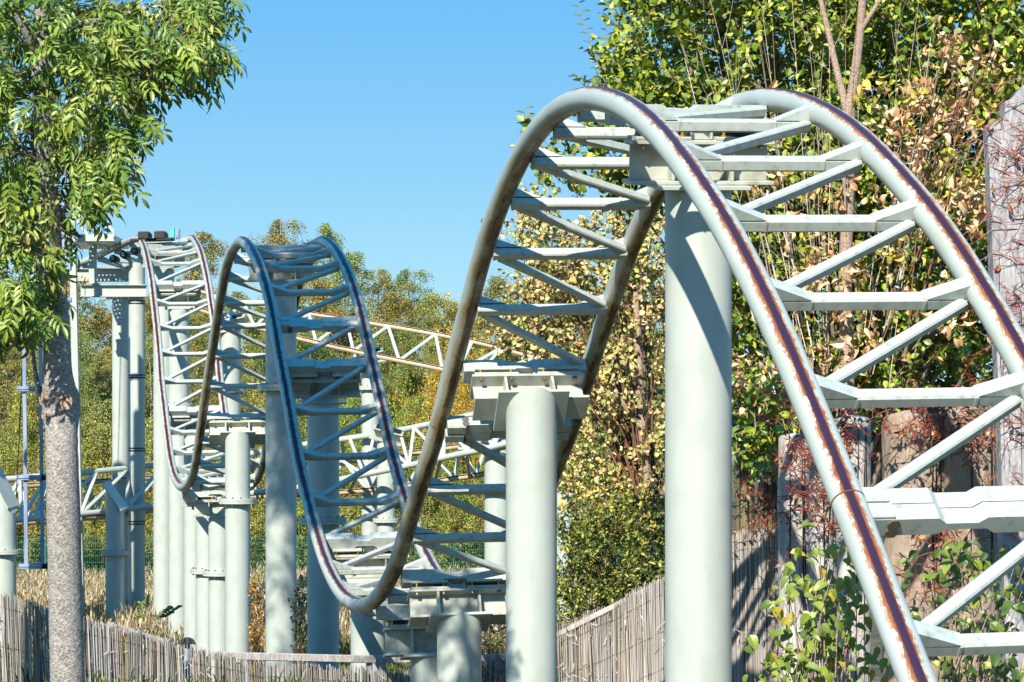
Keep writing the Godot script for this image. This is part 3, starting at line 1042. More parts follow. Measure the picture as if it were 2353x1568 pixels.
# ------------------------------------------------------------------ reed screens
func fence_line(u: float) -> Vector3:
	# foot of the reed screen: bearing -> place (height is that of the reed tops)
	var us = [-80.0, 0.0, 95.0, 190.0, 300.0, 440.0, 600.0, 760.0, 880.0, 1000.0, 1163.0, 1280.0, 1400.0, 1540.0, 1700.0, 1850.0]
	var vs = [1335.0, 1360.0, 1388.0, 1418.0, 1445.0, 1487.0, 1522.0, 1530.0, 1540.0, 1545.0, 1510.0, 1447.0, 1396.0, 1322.0, 1226.0, 1218.0]
	var zs = [21.3, 21.5, 21.7, 21.9, 22.15, 22.5, 22.8, 23.1, 23.4, 23.5, 23.4, 23.2, 22.8, 22.0, 20.6, 19.2]
	var i = 0
	while i < us.size() - 2 and u > us[i + 1]:
		i += 1
	var k = clampf((u - us[i]) / (us[i + 1] - us[i]), 0, 1)
	return W(u, lerpf(vs[i], vs[i + 1], k), lerpf(zs[i], zs[i + 1], k))

func make_reed_fences():
	var st = ST()
	tube(st, [Vector3(0, 0, 0), Vector3(0, 0.5, 0), Vector3(0, 1, 0)], [1.0, 0.93, 0.72], 6)
	var reed: Mesh = st.commit()
	for g in [[-80.0, 930.0, "long grey reed screen sloping down from the left behind the ash trunk"], [932.0, 1850.0, "grey reed screen climbing to the right behind the thickest column"]]:
		var c = fence_line((g[0] + g[1]) / 2)
		var o = Vector3(c.x, ground_h(c.x, c.z), c.z)
		var t = thing("reed_fence", g[2], "reed fence", o, "reed screens")
		var xfs = []
		var cols = []
		var xb = []
		var cb = []
		var p = fence_line(g[0])
		var u: float = g[0]
		var bend = noise(0.02, 3, 91)
		var wave = noise(0.35, 3, 92)
		var along = 0.0
		while u < g[1]:
			var q = fence_line(u + 0.5)
			u += 0.5
			along += Vector2(q.x - p.x, q.z - p.z).length()
			var d = Vector3(q.x - p.x, 0, q.z - p.z).normalized()
			p = q
			var step = 0.0042 if u > 500 else 0.0048
			while along > step:
				along -= step
				var lay = rng.randi_range(0, 2)
				var r = rr(0.0036, 0.0066) * (1.2 if u < 500 else 1.0)
				var h = 1.9 + rr(-0.045, 0.03) + 0.03 * wave.get_noise_1d(u * 0.25)
				if rng.randf() < 0.07:
					h -= rr(0.03, 0.2)
				var lean = Vector3(d.x, 0, d.z) * (0.05 * bend.get_noise_1d(u) + rr(-0.022, 0.022) - 0.03) + Vector3(0, 0, rr(-0.015, 0.015))
				var y = (Vector3.UP + lean).normalized()
				var z = y.cross(d).normalized()
				var b = Basis(z.cross(y) * -1.0, y, z)
				var pos = p + Vector3(0, -1.9, 0) + d.cross(Vector3.UP) * (-0.014 * lay) + Vector3(rr(-0.004, 0.004), 0, 0)
				var k = rr(0.62, 1.08)
				var col = Color(0.368, 0.348, 0.336) * k
				var w = rng.randf()
				if w < 0.10:
					col = Color(0.4, 0.287, 0.185) * k
				elif w < 0.20:
					col = Color(0.208, 0.205, 0.151) * k
				elif w < 0.38:
					col = Color(0.496, 0.492, 0.496) * k
				elif w < 0.44:
					col = Color(0.12, 0.107, 0.0966) * k
				col.a = 1.0
				var xf = Transform3D(Basis(b.x * r, b.y * h, b.z * r), pos - o)
				xfs.append(xf)
				cols.append(col)
		stuff("reeds", reed, M.reed, xfs, cols, t)
		# loose blades and broken stalks lying across the screen
		var blade = leaf_mesh(0.10, 0.25, 0.15, 3)
		for i in 220:
			var q = fence_line(rr(g[0] + 5, g[1] - 5))
			xb.append(leaf_xf(q + Vector3(0, -rr(0.03, 1.5), 0.02) - o, Vector3(rr(-0.8, 0.8), rr(-1, 1), 0.3), rr(0.06, 0.17), Vector3(0, 0, 1)))
			cb.append(Color(0.5, 0.44, 0.38) * rr(0.7, 1.2))
		stuff("loose_blades", blade, M.reed, xb, cb, t)
		# wires woven through
		for dy in [0.16, 0.55, 0.95]:
			var pts = []
			var n = 40
			for i in n + 1:
				var q = fence_line(lerpf(g[0], g[1], float(i) / n))
				pts.append(q + Vector3(0, -dy + rr(-0.012, 0.012), 0.012) - o)
			st = ST()
			tube(st, pts, taper(0.0022, 0.0022, n), 5)
			part("wire", st.commit(), M.dark, t)
	# the rails the screens hang from
	for g in [[248.0, 1437.0, 22.15, 388.0, 1480.0, 22.5, "weathered white rail slanting down behind the left reed screen", 0.07], [488.0, 1507.0, 22.7, 862.0, 1516.0, 23.45, "level weathered white rail behind the low reeds under the second hill", 0.085],
			[866.0, 1516.0, 23.5, 1165.0, 1512.0, 23.6, "grey shaded rail behind the reeds in the nearest dip", 0.085], [1165.0, 1518.0, 23.65, 1545.0, 1327.0, 22.3, "grey rail climbing behind the right reed screen left of the thickest column", 0.06]]:
		var a = W(g[0], g[1], g[2])
		var b = W(g[3], g[4], g[5])
		var t = thing("fence_rail", g[6], "fence rail", (a + b) / 2, "rails of the reed screens")
		st = ST()
		beam(st, a - t.position, b - t.position, g[7], 0.045, Vector3.UP, 0.008)
		part("board", st.commit(), M.wood, t)
		for e in [0.04, 0.96]:
			var q = a.lerp(b, e)
			st = ST()
			var y0 = ground_h(q.x, q.z) - 0.2
			beam(st, Vector3(q.x, y0, q.z - 0.06) - t.position, Vector3(q.x, q.y + 0.03, q.z - 0.06) - t.position, 0.07, 0.07, Vector3(0, 0, 1))
			part("post", st.commit(), M.wood, t)

func make_mesh_fence():
	var z = 64.0
	var x0 = W(-150, 0, z).x
	var x1 = W(1500, 0, z).x
	var t = thing("mesh_fence", "dark green welded mesh fence in the dry grass before the forest", "fence", Vector3((x0 + x1) / 2, 0, -z))
	var o = t.position
	var xf = []
	var st = ST()
	box(st, at(Vector3.ZERO), 1, 1, 1, 0.0)
	var unit: Mesh = st.commit()
	var x = x0
	while x < x1:
		xf.append(Transform3D(Basis.from_scale(Vector3(0.007, 2.05, 0.007)), Vector3(x, 1.03, -z) - o))
		x += 0.06
	for i in 11:
		for e in [-0.008, 0.008]:
			xf.append(Transform3D(Basis.from_scale(Vector3(x1 - x0, 0.012, 0.009)), Vector3(o.x, 0.06 + i * 0.2, -z + e) - o))
	stuff("mesh_wires", unit, M.green_wire, xf, [], t)
	x = x0 + 0.9
	while x < x1:
		st = ST()
		beam(st, Vector3(x, -0.2, -z + 0.04) - o, Vector3(x, 2.12, -z + 0.04) - o, 0.06, 0.04, Vector3(0, 0, 1))
		part("post", st.commit(), M.green_wire, t)
		x += 2.5

# ------------------------------------------------------------------ palisade at the right
func log_mesh(r: float, h: float, sd: int, flatness := 1.0) -> ArrayMesh:
	# weathered trunk: lobed cross-section with cracks, rounded uneven top
	var st = ST()
	var nz = noise(0.9, 4, sd)
	var k = 30
	var rows = 18
	var ring = []
	for j in rows + 4:
		var y: float = h * minf(float(j) / rows, 1.0)
		var shrink = 1.0
		if j >= rows:
			var e = float(j - rows) / 3.0
			shrink = cos(e * PI * 0.49)
			y = h + r * 0.22 * sin(e * PI * 0.5)
		var row = []
		for i in k + 1:
			var a = TAU * (i % k) / k
			var w = 1.0 + 0.06 * nz.get_noise_3d(cos(a) * 2.0, y * 0.6, sin(a) * 2.0) + 0.05 * nz.get_noise_3d(cos(a) * 6.0, y * 0.25, sin(a) * 6.0)
			row.append(Vector3(cos(a) * r * w * shrink, y + 0.05 * r * cos(a * 2.0 + sd) * (1.0 if j >= rows - 1 else 0.0), sin(a) * r * w * shrink * flatness))
		ring.append(row)
	for j in rows + 3:
		for i in k:
			var p = [ring[j][i], ring[j][i + 1], ring[j + 1][i + 1], ring[j + 1][i]]
			var n = []
			for q in p:
				var e: float = clampf((q.y - h) / (r * 0.24), 0, 1)
				n.append(Vector3(q.x, e * r * 1.4, q.z).normalized())
			var uv = [Vector2.ZERO, Vector2.ZERO, Vector2.ZERO]
			trin(st, [p[0], p[1], p[2]], [n[0], n[1], n[2]], uv)
			trin(st, [p[0], p[2], p[3]], [n[0], n[2], n[3]], uv)
	return st.commit()

func make_palisade():
	var logs = [[1712.0, 44.0, 1004.0, 21.2, "wood_mossy", "dark mossy palisade log right beside the thickest column"], [1764.0, 44.0, 1020.0, 20.8, "wood_mossy", "thin greenish palisade log, second right of the thickest column"],
		[1826.0, 74.0, 1005.0, 14.8, "wood", "grey palisade log with pale rounded top behind the dry vine"], [1892.0, 66.0, 982.0, 14.6, "wood", "grey shaded palisade log left of the broad brown logs"],
		[1962.0, 78.0, 965.0, 14.4, "wood", "grey dark-edged palisade log behind the rusty near rail"], [2107.0, 158.0, 962.0, 13.9, "wood_warm", "broad brown log with rounded top behind the near crossbars"],
		[2232.0, 124.0, 918.0, 13.7, "wood_warm", "broad brown log right of the other, beside the tall grey plank"]]
	for g in logs:
		var c = W(g[0], g[2], g[3])
		var r: float = g[1] * g[3] / F / 2
		var y0 = ground_h(c.x, c.z) - 0.3
		var t = thing("palisade_log", g[5], "palisade log", Vector3(c.x, y0, c.z), "weathered palisade logs at the right")
		part("log", log_mesh(r, c.y - y0, int(g[0])), M[g[4]], t)
		var st = ST()
		for k in 3:
			var a = rr(0.9, 2.2)
			var p = Vector3(cos(a) * r * 1.01, (c.y - y0) * 0.98, sin(a) * r * 1.01)
			tube(st, [p, p + Vector3(rr(-0.01, 0.01), -0.5, 0), p + Vector3(rr(-0.02, 0.02), -rr(0.9, 1.8), 0)], [0.002, 0.006, 0.002], 5)
		part("crack", st.commit(), M.rubber, t)
	# tall flat grey plank with a stepped top
	var z = 12.9
	var base = W(2372, 1650, z)
	var o = Vector3(base.x, ground_h(base.x, -z) - 0.3, -z)
	var t = thing("palisade_plank", "tall flat light grey weathered plank with stepped top at the right edge", "plank", o)
	var out = []
	for q in [[2316.0, 1700.0], [2300.0, 1000.0], [2284.0, 640.0], [2270.0, 290.0], [2276.0, 282.0], [2309.0, 268.0], [2311.0, 232.0], [2328.0, 226.0], [2352.0, 196.0], [2400.0, 186.0], [2440.0, 205.0], [2452.0, 900.0], [2470.0, 1700.0]]:
		var w = W(q[0], q[1], z) - o
		out.append(Vector2(w.x, w.y))
	var st = ST()
	var turn = Transform3D(Basis(Vector3(0, 0, 1), Vector3(1, 0, 0), Vector3(0, 1, 0)), Vector3.ZERO)
	extrude(st, turn, out, -0.13, 0.0)
	part("board", st.commit(), wood_material(Color(0.46, 0.46, 0.475), Color(0.69, 0.69, 0.705), 19), t)
	st = ST()
	for k in 7:
		var x = rr(2290, 2420)
		var v0 = rr(300, 900)
		tube(st, [W(x, v0, z) - o, W(x + rr(0, 6), v0 + 160, z) - o, W(x + rr(4, 16), v0 + rr(300, 560), z) - o], [0.001, 0.003, 0.001], 5)
	part("cracks", st.commit(), M.dark, t)
	# creeper: grey twigs with red leaf stalks, over the plank and the logs
	for g in [["creeper", "leafless creeper with red leaf stalks clinging to the tall grey plank", [[2300, 2420, 200, 560, 12.88, 26], [2290, 2400, 560, 900, 12.88, 16], [2306, 2400, 900, 1350, 12.88, 10]]],
			["creeper", "tangled brown and red creeper over the logs beside the thickest column", [[1705, 1800, 900, 1250, 18.6, 40], [1800, 1960, 880, 1200, 14.2, 40], [2010, 2290, 905, 1010, 13.4, 22], [2040, 2290, 1000, 1380, 13.35, 20]]]]:
		var reg: Array = g[2]
		var c = W((reg[0][0] + reg[0][1]) / 2.0, reg[0][3], reg[0][4])
		var q = thing(g[0], g[1], "creeper", c)
		var s1 = ST()
		var s2 = ST()
		var xs = []
		var cs = []
		for b in reg:
			for i in int(b[5] * 1.7):
				var p = W(rr(b[0], b[1]), rr(b[2], b[3]), b[4] + rr(-0.02, 0.06)) - c
				var pts = [p]
				var dir = Vector3(rr(-1, 1), rr(-0.6, 0.9), 0).normalized()
				for k in 6:
					dir = (dir + Vector3(rr(-0.8, 0.8), rr(-0.8, 0.6), rr(-0.25, 0.3))).normalized()
					p = p + dir * rr(0.03, 0.085)
					p.z = clampf(p.z, -c.z - b[4] - 0.02, -c.z - b[4] + 0.14)
					pts.append(p)
					for e in 2:
						if rng.randf() < 0.7:
							var d2 = Vector3(rr(-1.2, 0.6), rr(-0.4, 0.8), rr(0.1, 0.8)).normalized()
							tube(s2, [p, p + d2 * rr(0.05, 0.14)], [0.0019, 0.0010], 5)
					if rng.randf() < (0.75 if g[1].begins_with("tangled") else 0.10):
						xs.append(leaf_xf(p, Vector3(rr(-0.6, 0.6), rr(-1.0, 0.1), rr(0, 0.6)), rr(0.03, 0.075), rdir() + Vector3(0, 0, 0.6)))
						var w = rng.randf()
						cs.append((Color(0.30, 0.10, 0.06) if w < 0.3 else Color(0.30, 0.20, 0.14) if w < 0.85 else Color(0.5, 0.26, 0.08)) * rr(0.5, 1.1))
				tube(s1, pts, taper(rr(0.003, 0.0055), 0.0015, 6), 5)
		part("twigs", s1.commit(), M.twig_brown if g[1].begins_with("tangled") else M.stem, q)
		var rs = part("leaf_stalks", s2.commit(), M.twig_red, q)
		rs.set_meta("kind", "stuff")
		stuff("dry_leaves", leaf_mesh(0.42, 0.5, 0.5, 3), M.dry, xs, cs, q)

# ------------------------------------------------------------------ leaves and twigs
func leaf_mesh(width: float, curl: float, fold: float, segs := 4, blunt := 0.0) -> ArrayMesh:
	# one leaf of length 1 along y, its face to z; blunt pushes the widest place towards the stalk
	var st = ST()
	var mid = []
	var l = []
	var r = []
	for i in segs + 1:
		var t = float(i) / segs
		var w = pow(sin(PI * pow(t, 1.0 - blunt * 0.45)), 0.85) * width * 0.5 if i > 0 and i < segs else 0.004
		var y = t - curl * 0.12 * t * t
		var z = -curl * 0.45 * t * t
		mid.append(Vector3(0, y, z))
		l.append(Vector3(-w, y, z + fold * w))
		r.append(Vector3(w, y, z + fold * w))
	for i in segs:
		for s in [[l, -1.0], [r, 1.0]]:
			var e: Array = s[0]
			var n: Vector3 = (mid[i + 1] - mid[i]).cross(e[i] - mid[i + 1] if i > 0 else e[i + 1] - mid[i]).normalized()
			if n.z < 0:
				n = -n
			if i > 0:
				tri(st, mid[i], e[i], e[i + 1], n)
			else:
				tri(st, mid[i], e[i + 1], mid[i + 1], n)
				continue
			if i < segs - 1:
				tri(st, mid[i], e[i + 1], mid[i + 1], n)
			else:
				tri(st, mid[i], e[i], mid[i + 1], n)
	return st.commit()

func leaf_xf(p: Vector3, dir: Vector3, size: float, face: Vector3, wide := 1.0) -> Transform3D:
	var y = dir.normalized()
	var z = face - y * face.dot(y)
	if z.length() < 0.05:
		z = y.cross(Vector3(0.3, 0.2, 0.9))
	z = z.normalized()
	return Transform3D(Basis(y.cross(z) * size * wide, y * size, z * size), p)

func append_leaf(st: SurfaceTool, mesh: Mesh, xf: Transform3D):
	st.append_from(mesh, 0, xf)

func sprig_mesh(n: int, leaf: Mesh, size: float, hang: float) -> ArrayMesh:
	# a twig of length 1 along y with n leaves around it
	var st = ST()
	for i in n:
		var t = (i + 0.6) / n
		var a = i * 2.4
		var d = Vector3(cos(a), 0.55 - hang, sin(a)).normalized()
		append_leaf(st, leaf, leaf_xf(Vector3(0, t, 0), d, size * rr(0.75, 1.2), rdir() + Vector3(0, 0.4, 0.6)))
	return st.commit()

func pick(pal: Array) -> Color:
	var w = rng.randf()
	var c: Color = pal[pal.size() - 1][0]
	for q in pal:
		if w < q[1]:
			c = q[0]
			break
		w -= q[1]
	var k = rr(0.72, 1.28) * 0.78
	return Color(c.r * k * rr(0.92, 1.08), c.g * k, c.b * k, 1.0)

func in_region(poly: Array, z0: float, z1: float, n: int) -> Array:
	var p = PackedVector2Array()
	var lo = Vector2(1e9, 1e9)
	var hi = -lo
	for q in poly:
		var v = Vector2(q[0], q[1])
		p.append(v)
		lo = lo.min(v)
		hi = hi.max(v)
	var o = []
	while o.size() < n:
		var v = Vector2(rr(lo.x, hi.x), rr(lo.y, hi.y))
		if Geometry2D.is_point_in_polygon(v, p):
			o.append(W(v.x, v.y, rr(z0, z1)))
	return o

# twigs with alternate leaves at each tip; fills xfs and cols, draws wood into st
func leafy_twigs(st: SurfaceTool, tips: Array, o: Vector3, opt: Dictionary, xfs: Array, cols: Array):
	for p in tips:
		var main: Vector3 = (opt.dir.call(p) as Vector3).normalized()
		for k in opt.twigs:
			var d = (main + rdir() * opt.spread).normalized()
			var l: float = opt.len * rr(0.6, 1.3)
			var a: Vector3 = p - d * l * 0.5
			var c: Vector3 = a + d * l * 0.5 + Vector3(0, opt.arch * l, 0)
			var b: Vector3 = a + d * l
			var pts = bez(a - o, c - o, b - o, 3)
			if rng.randf() < opt.get("wood", 1.0):
				tube(st, pts, taper(opt.r, opt.r * 0.4, 3), 4, 1.0, false)
			var n = int(l / opt.gap)
			for i in n:
				var t = (i + rr(0.2, 0.8)) / n
				var q: Vector3 = (a * (1 - t) * (1 - t) + c * 2 * t * (1 - t) + b * t * t) - o
				var s = (rdir() + d * 0.5 + Vector3(0, -opt.droop, 0)).normalized()
				xfs.append(leaf_xf(q, s, opt.size * rr(0.6, 1.25), rdir() + opt.face, rr(0.8, 1.15)))
				cols.append(pick(opt.pal))

# ------------------------------------------------------------------ forest behind
func birch_proto(called: String, h: float, wid: float, n: int, sprig: Mesh, pal: Array, weep: float, bare: float) -> Node3D:
	var t = Node3D.new()
	t.name = called
	var lean = rr(-0.25, 0.25)
	var trunk = []
	for i in 9:
		var f = i / 8.0
		trunk.append(Vector3(lean * f * f * 1.5 + 0.06 * sin(f * 9.0 + h), h * f * 0.97, 0.05 * cos(f * 7.0)))
	var st = ST()
	tube(st, trunk, taper(0.085, 0.012, 8), 8)
	part("trunk", st.commit(), M.birch, t)
	st = ST()
	var xfs = []
	var cols = []
	var nb = 46
	for i in nb:
		var f = lerpf(bare, 0.99, pow((i + 0.5) / nb, 0.9))
		var a = rr(0, TAU)
		var reach = wid * (0.20 + 1.15 * pow(1.0 - (f - bare) / (1.005 - bare), 0.55)) * rr(0.45, 1.15)
		var p = on_line(trunk, f)
		var tip = p + Vector3(cos(a) * reach, reach * rr(0.25, 0.9) * (1.2 - weep), sin(a) * reach)
		var pts = bez(p, p + (tip - p) * 0.5 + Vector3(0, reach * 0.35, 0), tip, 4)
		tube(st, pts, taper(0.026 * (1.1 - f), 0.006, 4), 5, 1.0, false)
		for k in int(float(n) / nb):
			var q = on_line(pts, rr(0.25, 1.05)) + rdir() * reach * 0.22
			var d = (Vector3(rr(-1, 1), rr(-0.4, 0.9) - weep * 1.6, rr(-1, 1))).normalized()
			var s = rr(0.24, 0.46)
			xfs.append(leaf_xf(q, d, s, rdir()))
			cols.append(pick(pal))
	part("branches", st.commit(), M.birch, t)
	stuff("crown", sprig, M.leaf, xfs, cols, t)
	return t

func bush_proto(called: String, h: float, wid: float, n: int, sprig: Mesh, pal: Array) -> Node3D:
	var t = Node3D.new()
	t.name = called
	var st = ST()
	var xfs = []
	var cols = []
	for i in 30:
		var a = rr(0, TAU)
		var reach = wid * sqrt(rng.randf())
		var tip = Vector3(cos(a) * reach, h * (1.0 - 0.45 * pow(reach / wid, 2.0)) * rr(0.55, 1.0), sin(a) * reach)
		var pts = bez(Vector3(cos(a) * 0.1, 0, sin(a) * 0.1), Vector3(tip.x * 0.35, tip.y * 0.75, tip.z * 0.35), tip, 4)
		tube(st, pts, taper(0.03, 0.007, 4), 5, 1.0, false)
		for k in int(n / 30.0):
			var q = on_line(pts, rr(0.15, 1.08)) + rdir() * rr(0.0, 0.35)
			xfs.append(leaf_xf(q, (rdir() + Vector3(0, 0.5, 0)).normalized(), rr(0.24, 0.42), rdir() + Vector3(0, 0.5, 0.4)))
			cols.append(pick(pal))
	part("stems", st.commit(), M.stem, t)
	stuff("foliage", sprig, M.leaf, xfs, cols, t)
	return t

func set_down(proto: Node3D, first: bool, label: String, cat: String, group: String, at_p: Vector3, sc: Vector3, turn: float, mat: Material):
	var c: Node3D = proto if first else proto.duplicate()
	c.name = numbered(proto.get_meta("called"))
	add_child(c)
	c.position = at_p
	c.rotation.y = turn
	c.scale = sc
	if used.has(label):
		label = "right-hand " + label
	if used.has(label):
		label = "rightmost " + label.trim_prefix("right-hand ")
	used[label] = 1
	tag(c, label, cat, group)
	for k in c.get_children():
		if k is MultiMeshInstance3D:
			k.material_override = mat

func landmark(u: float) -> String:
	var at_u := [-20.0, 60.0, 135.0, 215.0, 300.0, 400.0, 470.0, 530.0, 600.0, 660.0, 745.0, 830.0, 920.0, 1000.0, 1075.0, 1140.0, 1220.0, 1300.0, 1400.0, 1500.0]
	var say := ["beyond the left edge of the picture", "behind the aluminium ladder frame", "behind the ash trunk", "seen between the mast and the first far columns", "behind the dark banded column", "behind the farthest hill", "between the far dip and the flanged column", "behind the climb to the second hill", "behind the second hill's left rail", "behind the dappled blue-shaded column",
		"seen through the second hill's near slope", "behind the second hill's right rail", "in the gap right of the second hill", "under the golden maple", "just left of the nearest climb", "behind the nearest climb's left rail", "behind the bright ribbed-beam column", "behind the nearest climb's right rail", "behind the yellow aspen's left side", "behind the yellow aspen's trunk"]
	var i := 0
	while i < at_u.size() - 1 and u > (at_u[i] + at_u[i + 1]) / 2:
		i += 1
	return say[i]

func make_forest():
	var lf = leaf_mesh(0.62, 0.3, 0.25, 2)
	var sprig = sprig_mesh(10, lf, 0.17, 0.2)
	var olive = [[Color(0.50, 0.46, 0.14), 0.45], [Color(0.40, 0.42, 0.13), 0.3], [Color(0.62, 0.52, 0.17), 0.13], [Color(0.25, 0.29, 0.10), 0.09], [Color(0.52, 0.37, 0.18), 0.03]]
	var green = [[Color(0.44, 0.46, 0.13), 0.5], [Color(0.31, 0.37, 0.11), 0.27], [Color(0.58, 0.53, 0.15), 0.2], [Color(0.62, 0.50, 0.14), 0.03]]
	var gold = [[Color(0.80, 0.60, 0.08), 0.55], [Color(0.66, 0.54, 0.11), 0.3], [Color(0.66, 0.40, 0.12), 0.15]]
	var lime = [[Color(0.52, 0.52, 0.09), 0.45], [Color(0.66, 0.60, 0.12), 0.27], [Color(0.29, 0.35, 0.08), 0.22], [Color(0.13, 0.19, 0.06), 0.06]]
	var B = [birch_proto("b", 11.0, 1.7, 4200, sprig, olive, 0.75, 0.22), birch_proto("b", 11.0, 1.9, 4000, sprig, green, 0.45, 0.16), birch_proto("b", 10.0, 2.1, 4200, sprig, olive, 0.55, 0.12), birch_proto("b", 11.0, 1.5, 2100, sprig, olive, 0.9, 0.3)]
	for b in B:
		b.set_meta("called", "birch_tree")
	var G = bush_proto("b", 6.5, 2.3, 4200, sprig, gold)
	G.set_meta("called", "maple_tree")
	var S = [bush_proto("b", 4.2, 1.9, 3800, sprig, lime), bush_proto("b", 4.0, 2.0, 3600, sprig, green)]
	for s in S:
		s.set_meta("called", "shrub")
	var seen = {}
	var tints = [leaf_mat(Color(1, 1, 1), 0.6), leaf_mat(Color(1.0, 0.96, 0.92), 0.6), leaf_mat(Color(0.9, 1.0, 0.92), 0.6), leaf_mat(Color(1.0, 0.95, 0.88), 0.6)]
	# bearing, top, depth, kind, tint, label
	var tall = [[482.0, 506.0, 84.0, 3, 1, "golden-leaved birch rising between the far hill and the second hill"], [632.0, 474.0, 88.0, 3, 3, "nearly bare weeping birch above the second hill's crest"], [752.0, 486.0, 86.0, 3, 2, "tall green birch right of the second hill's crest"],
		[800.0, 552.0, 84.0, 3, 2, "lower green birch just right of the tall green one"], [884.0, 590.0, 84.0, 3, 0, "thin-topped birch left of the open sky's lower edge"], [925.0, 592.0, 86.0, 3, 2, "thin-topped birch with sparse leaves just left of the golden maple"]]
	var row2 = []
	var u = -70.0
	while u < 1600:
		row2.append([u + rr(-14, 14), 655.0 + rr(-40, 45) + (35.0 if u > 780 and u < 1120 else 0.0), rr(77, 82), rng.randi_range(0, 2), rng.randi_range(0, 3), ""])
		u += 62
	var row3 = []
	u = -60.0
	while u < 1620:
		row3.append([u + rr(-14, 14), 760.0 + rr(-45, 50), rr(71, 75), rng.randi_range(0, 2), rng.randi_range(0, 2), ""])
		u += 70
	for q in tall + row2 + row3:
		var p = W(q[0], q[1], q[2])
		var h = p.y
		var b: Node3D = B[q[3]]
		var first = not seen.has(b)
		seen[b] = 1
		var own: float = 10.0 if q[3] == 2 else 11.0
		var k = h / own
		set_down(b, first, q[5] if q[5] != "" else "%s %s" % [["tall olive birch", "lower olive birch at the belt's front"][1 if q[2] < 76 else 0] if q[3] != 1 else ["tall green birch", "lower green birch at the belt's front"][1 if q[2] < 76 else 0], landmark(q[0])], "tree", "birches of the forest edge", Vector3(p.x, 0, p.z), Vector3(k * rr(0.9, 1.1), k, k * rr(0.9, 1.1)), rr(0, TAU), tints[q[4]])
	for q in [[1045.0, 622.0, 76.0, 1.0, "golden yellow maple standing at the right end of the open sky"], [1000.0, 700.0, 73.0, 0.75, "smaller golden orange maple left below the taller golden one"], [1040.0, 770.0, 70.0, 0.7, "orange maple behind the back track's lower rail"]]:
		var p = W(q[0], q[1], q[2])
		var k = p.y / 6.5
		set_down(G, not seen.has(G), q[4], "tree", "golden maples", Vector3(p.x, 0, p.z), Vector3(k * q[3], k, k * q[3]), rr(0, TAU), tints[0] if q[1] < 650 else tints[3])
		seen[G] = 1
	u = -70.0
	var i = 0
	while u < 1560:
		for row in 2:
			var s: Node3D = S[(i + row) % 2]
			var p = W(u + rr(-20, 20), (900.0 if row == 0 else 1010.0) + rr(-50, 60), 69.5 if row == 0 else 67.0)
			var k = p.y / 4.1
			set_down(s, not seen.has(s), ("low thicket shrub at the mesh fence " if row == 1 else "taller thicket shrub under the birches ") + landmark(u), "shrub", "shrubs behind the mesh fence", Vector3(p.x, 0, p.z + rr(-0.5, 0.5)), Vector3(rr(0.85, 1.15), k, 1.0), rr(0, TAU), tints[rng.randi_range(0, 2)])
			seen[s] = 1
		u += 72
		i += 1
	# dry grass before and behind the mesh fence, low green herbs between the columns
	var blade = leaf_mesh(0.035, 0.55, 0.3, 3)
	var tuft = ST()
	for k in 9:
		append_leaf(tuft, blade, leaf_xf(Vector3(rr(-0.1, 0.1), 0, rr(-0.1, 0.1)), Vector3(rr(-0.3, 0.3), 1, rr(-0.3, 0.3)), rr(0.6, 1.1), rdir()))
	var head = leaf_mesh(0.16, 0.4, 0.9, 3)
	for k in 4:
		append_leaf(tuft, head, leaf_xf(Vector3(rr(-0.2, 0.2), rr(0.75, 0.95), rr(-0.15, 0.15)), Vector3(rr(-0.5, 0.5), 1, rr(-0.3, 0.3)), rr(0.16, 0.26), rdir()))
	var tm = tuft.commit()
	var xfs = []
	var cols = []
	for k in 15000:
		var z = rr(45, 67)
		var x = W(rr(-80, 1500), 0, z).x
		var s = rr(0.5, 1.05)
		xfs.append(Transform3D(Basis(Vector3.UP, rr(0, TAU)).scaled(Vector3(s, s * rr(0.8, 1.15), s)), Vector3(x, ground_h(x, -z) - 0.02, -z)))
		cols.append(pick([[Color(0.56, 0.45, 0.28), 0.62], [Color(0.46, 0.38, 0.22), 0.28], [Color(0.30, 0.29, 0.10), 0.10]]))
	var g = stuff("dry_grass", tm, M.grass, xfs, cols, self)
	tag(g, "tall dry straw-coloured grass on the open ground before the forest", "grass")
	xfs = []
	cols = []
	for k in 9000:
		var z = rr(21, 47)
		var x = W(rr(-60, 1500), 0, z).x
		var s = rr(0.3, 0.75)
		xfs.append(Transform3D(Basis(Vector3.UP, rr(0, TAU)).scaled(Vector3(s, s, s)), Vector3(x, ground_h(x, -z) - 0.02, -z)))
		cols.append(pick([[Color(0.07, 0.11, 0.025), 0.5], [Color(0.16, 0.18, 0.04), 0.3], [Color(0.30, 0.25, 0.11), 0.2]]))
	g = stuff("green_grass", tm, M.grass, xfs, cols, self)
	tag(g, "rough green grass under the coaster behind the reed screens", "grass")

# ------------------------------------------------------------------ the ash in front and its neighbour
func ash_leaf(sd: int) -> ArrayMesh:
	# compound leaf of length 1: arching stalk, four pairs of lance-shaped leaflets and one at the end
	var st = ST()
	rng.seed = sd
	var pts = []
	for i in 7:
		var t = i / 6.0
		pts.append(Vector3(0, t * (1.0 - 0.12 * t), -0.30 * t * t))
	tube(st, pts, taper(0.009, 0.004, 6), 4, 1.0, false)
	var lf = leaf_mesh(0.27, 0.7, 0.45, 4)
	for k in 4:
		var p = on_line(pts, 0.34 + 0.18 * k)
		for s in [-1.0, 1.0]:
			append_leaf(st, lf, leaf_xf(p, Vector3(s * rr(0.75, 1.0), rr(0.35, 0.75), rr(-0.75, 0.0)), rr(0.33, 0.46), Vector3(s * rr(-0.3, 0.3), rr(-0.2, 0.2), 1)))
	append_leaf(st, lf, leaf_xf(pts[6], Vector3(rr(-0.1, 0.1), 0.8, -0.6), 0.45, Vector3(0, 0.3, 1)))
	return st.commit()

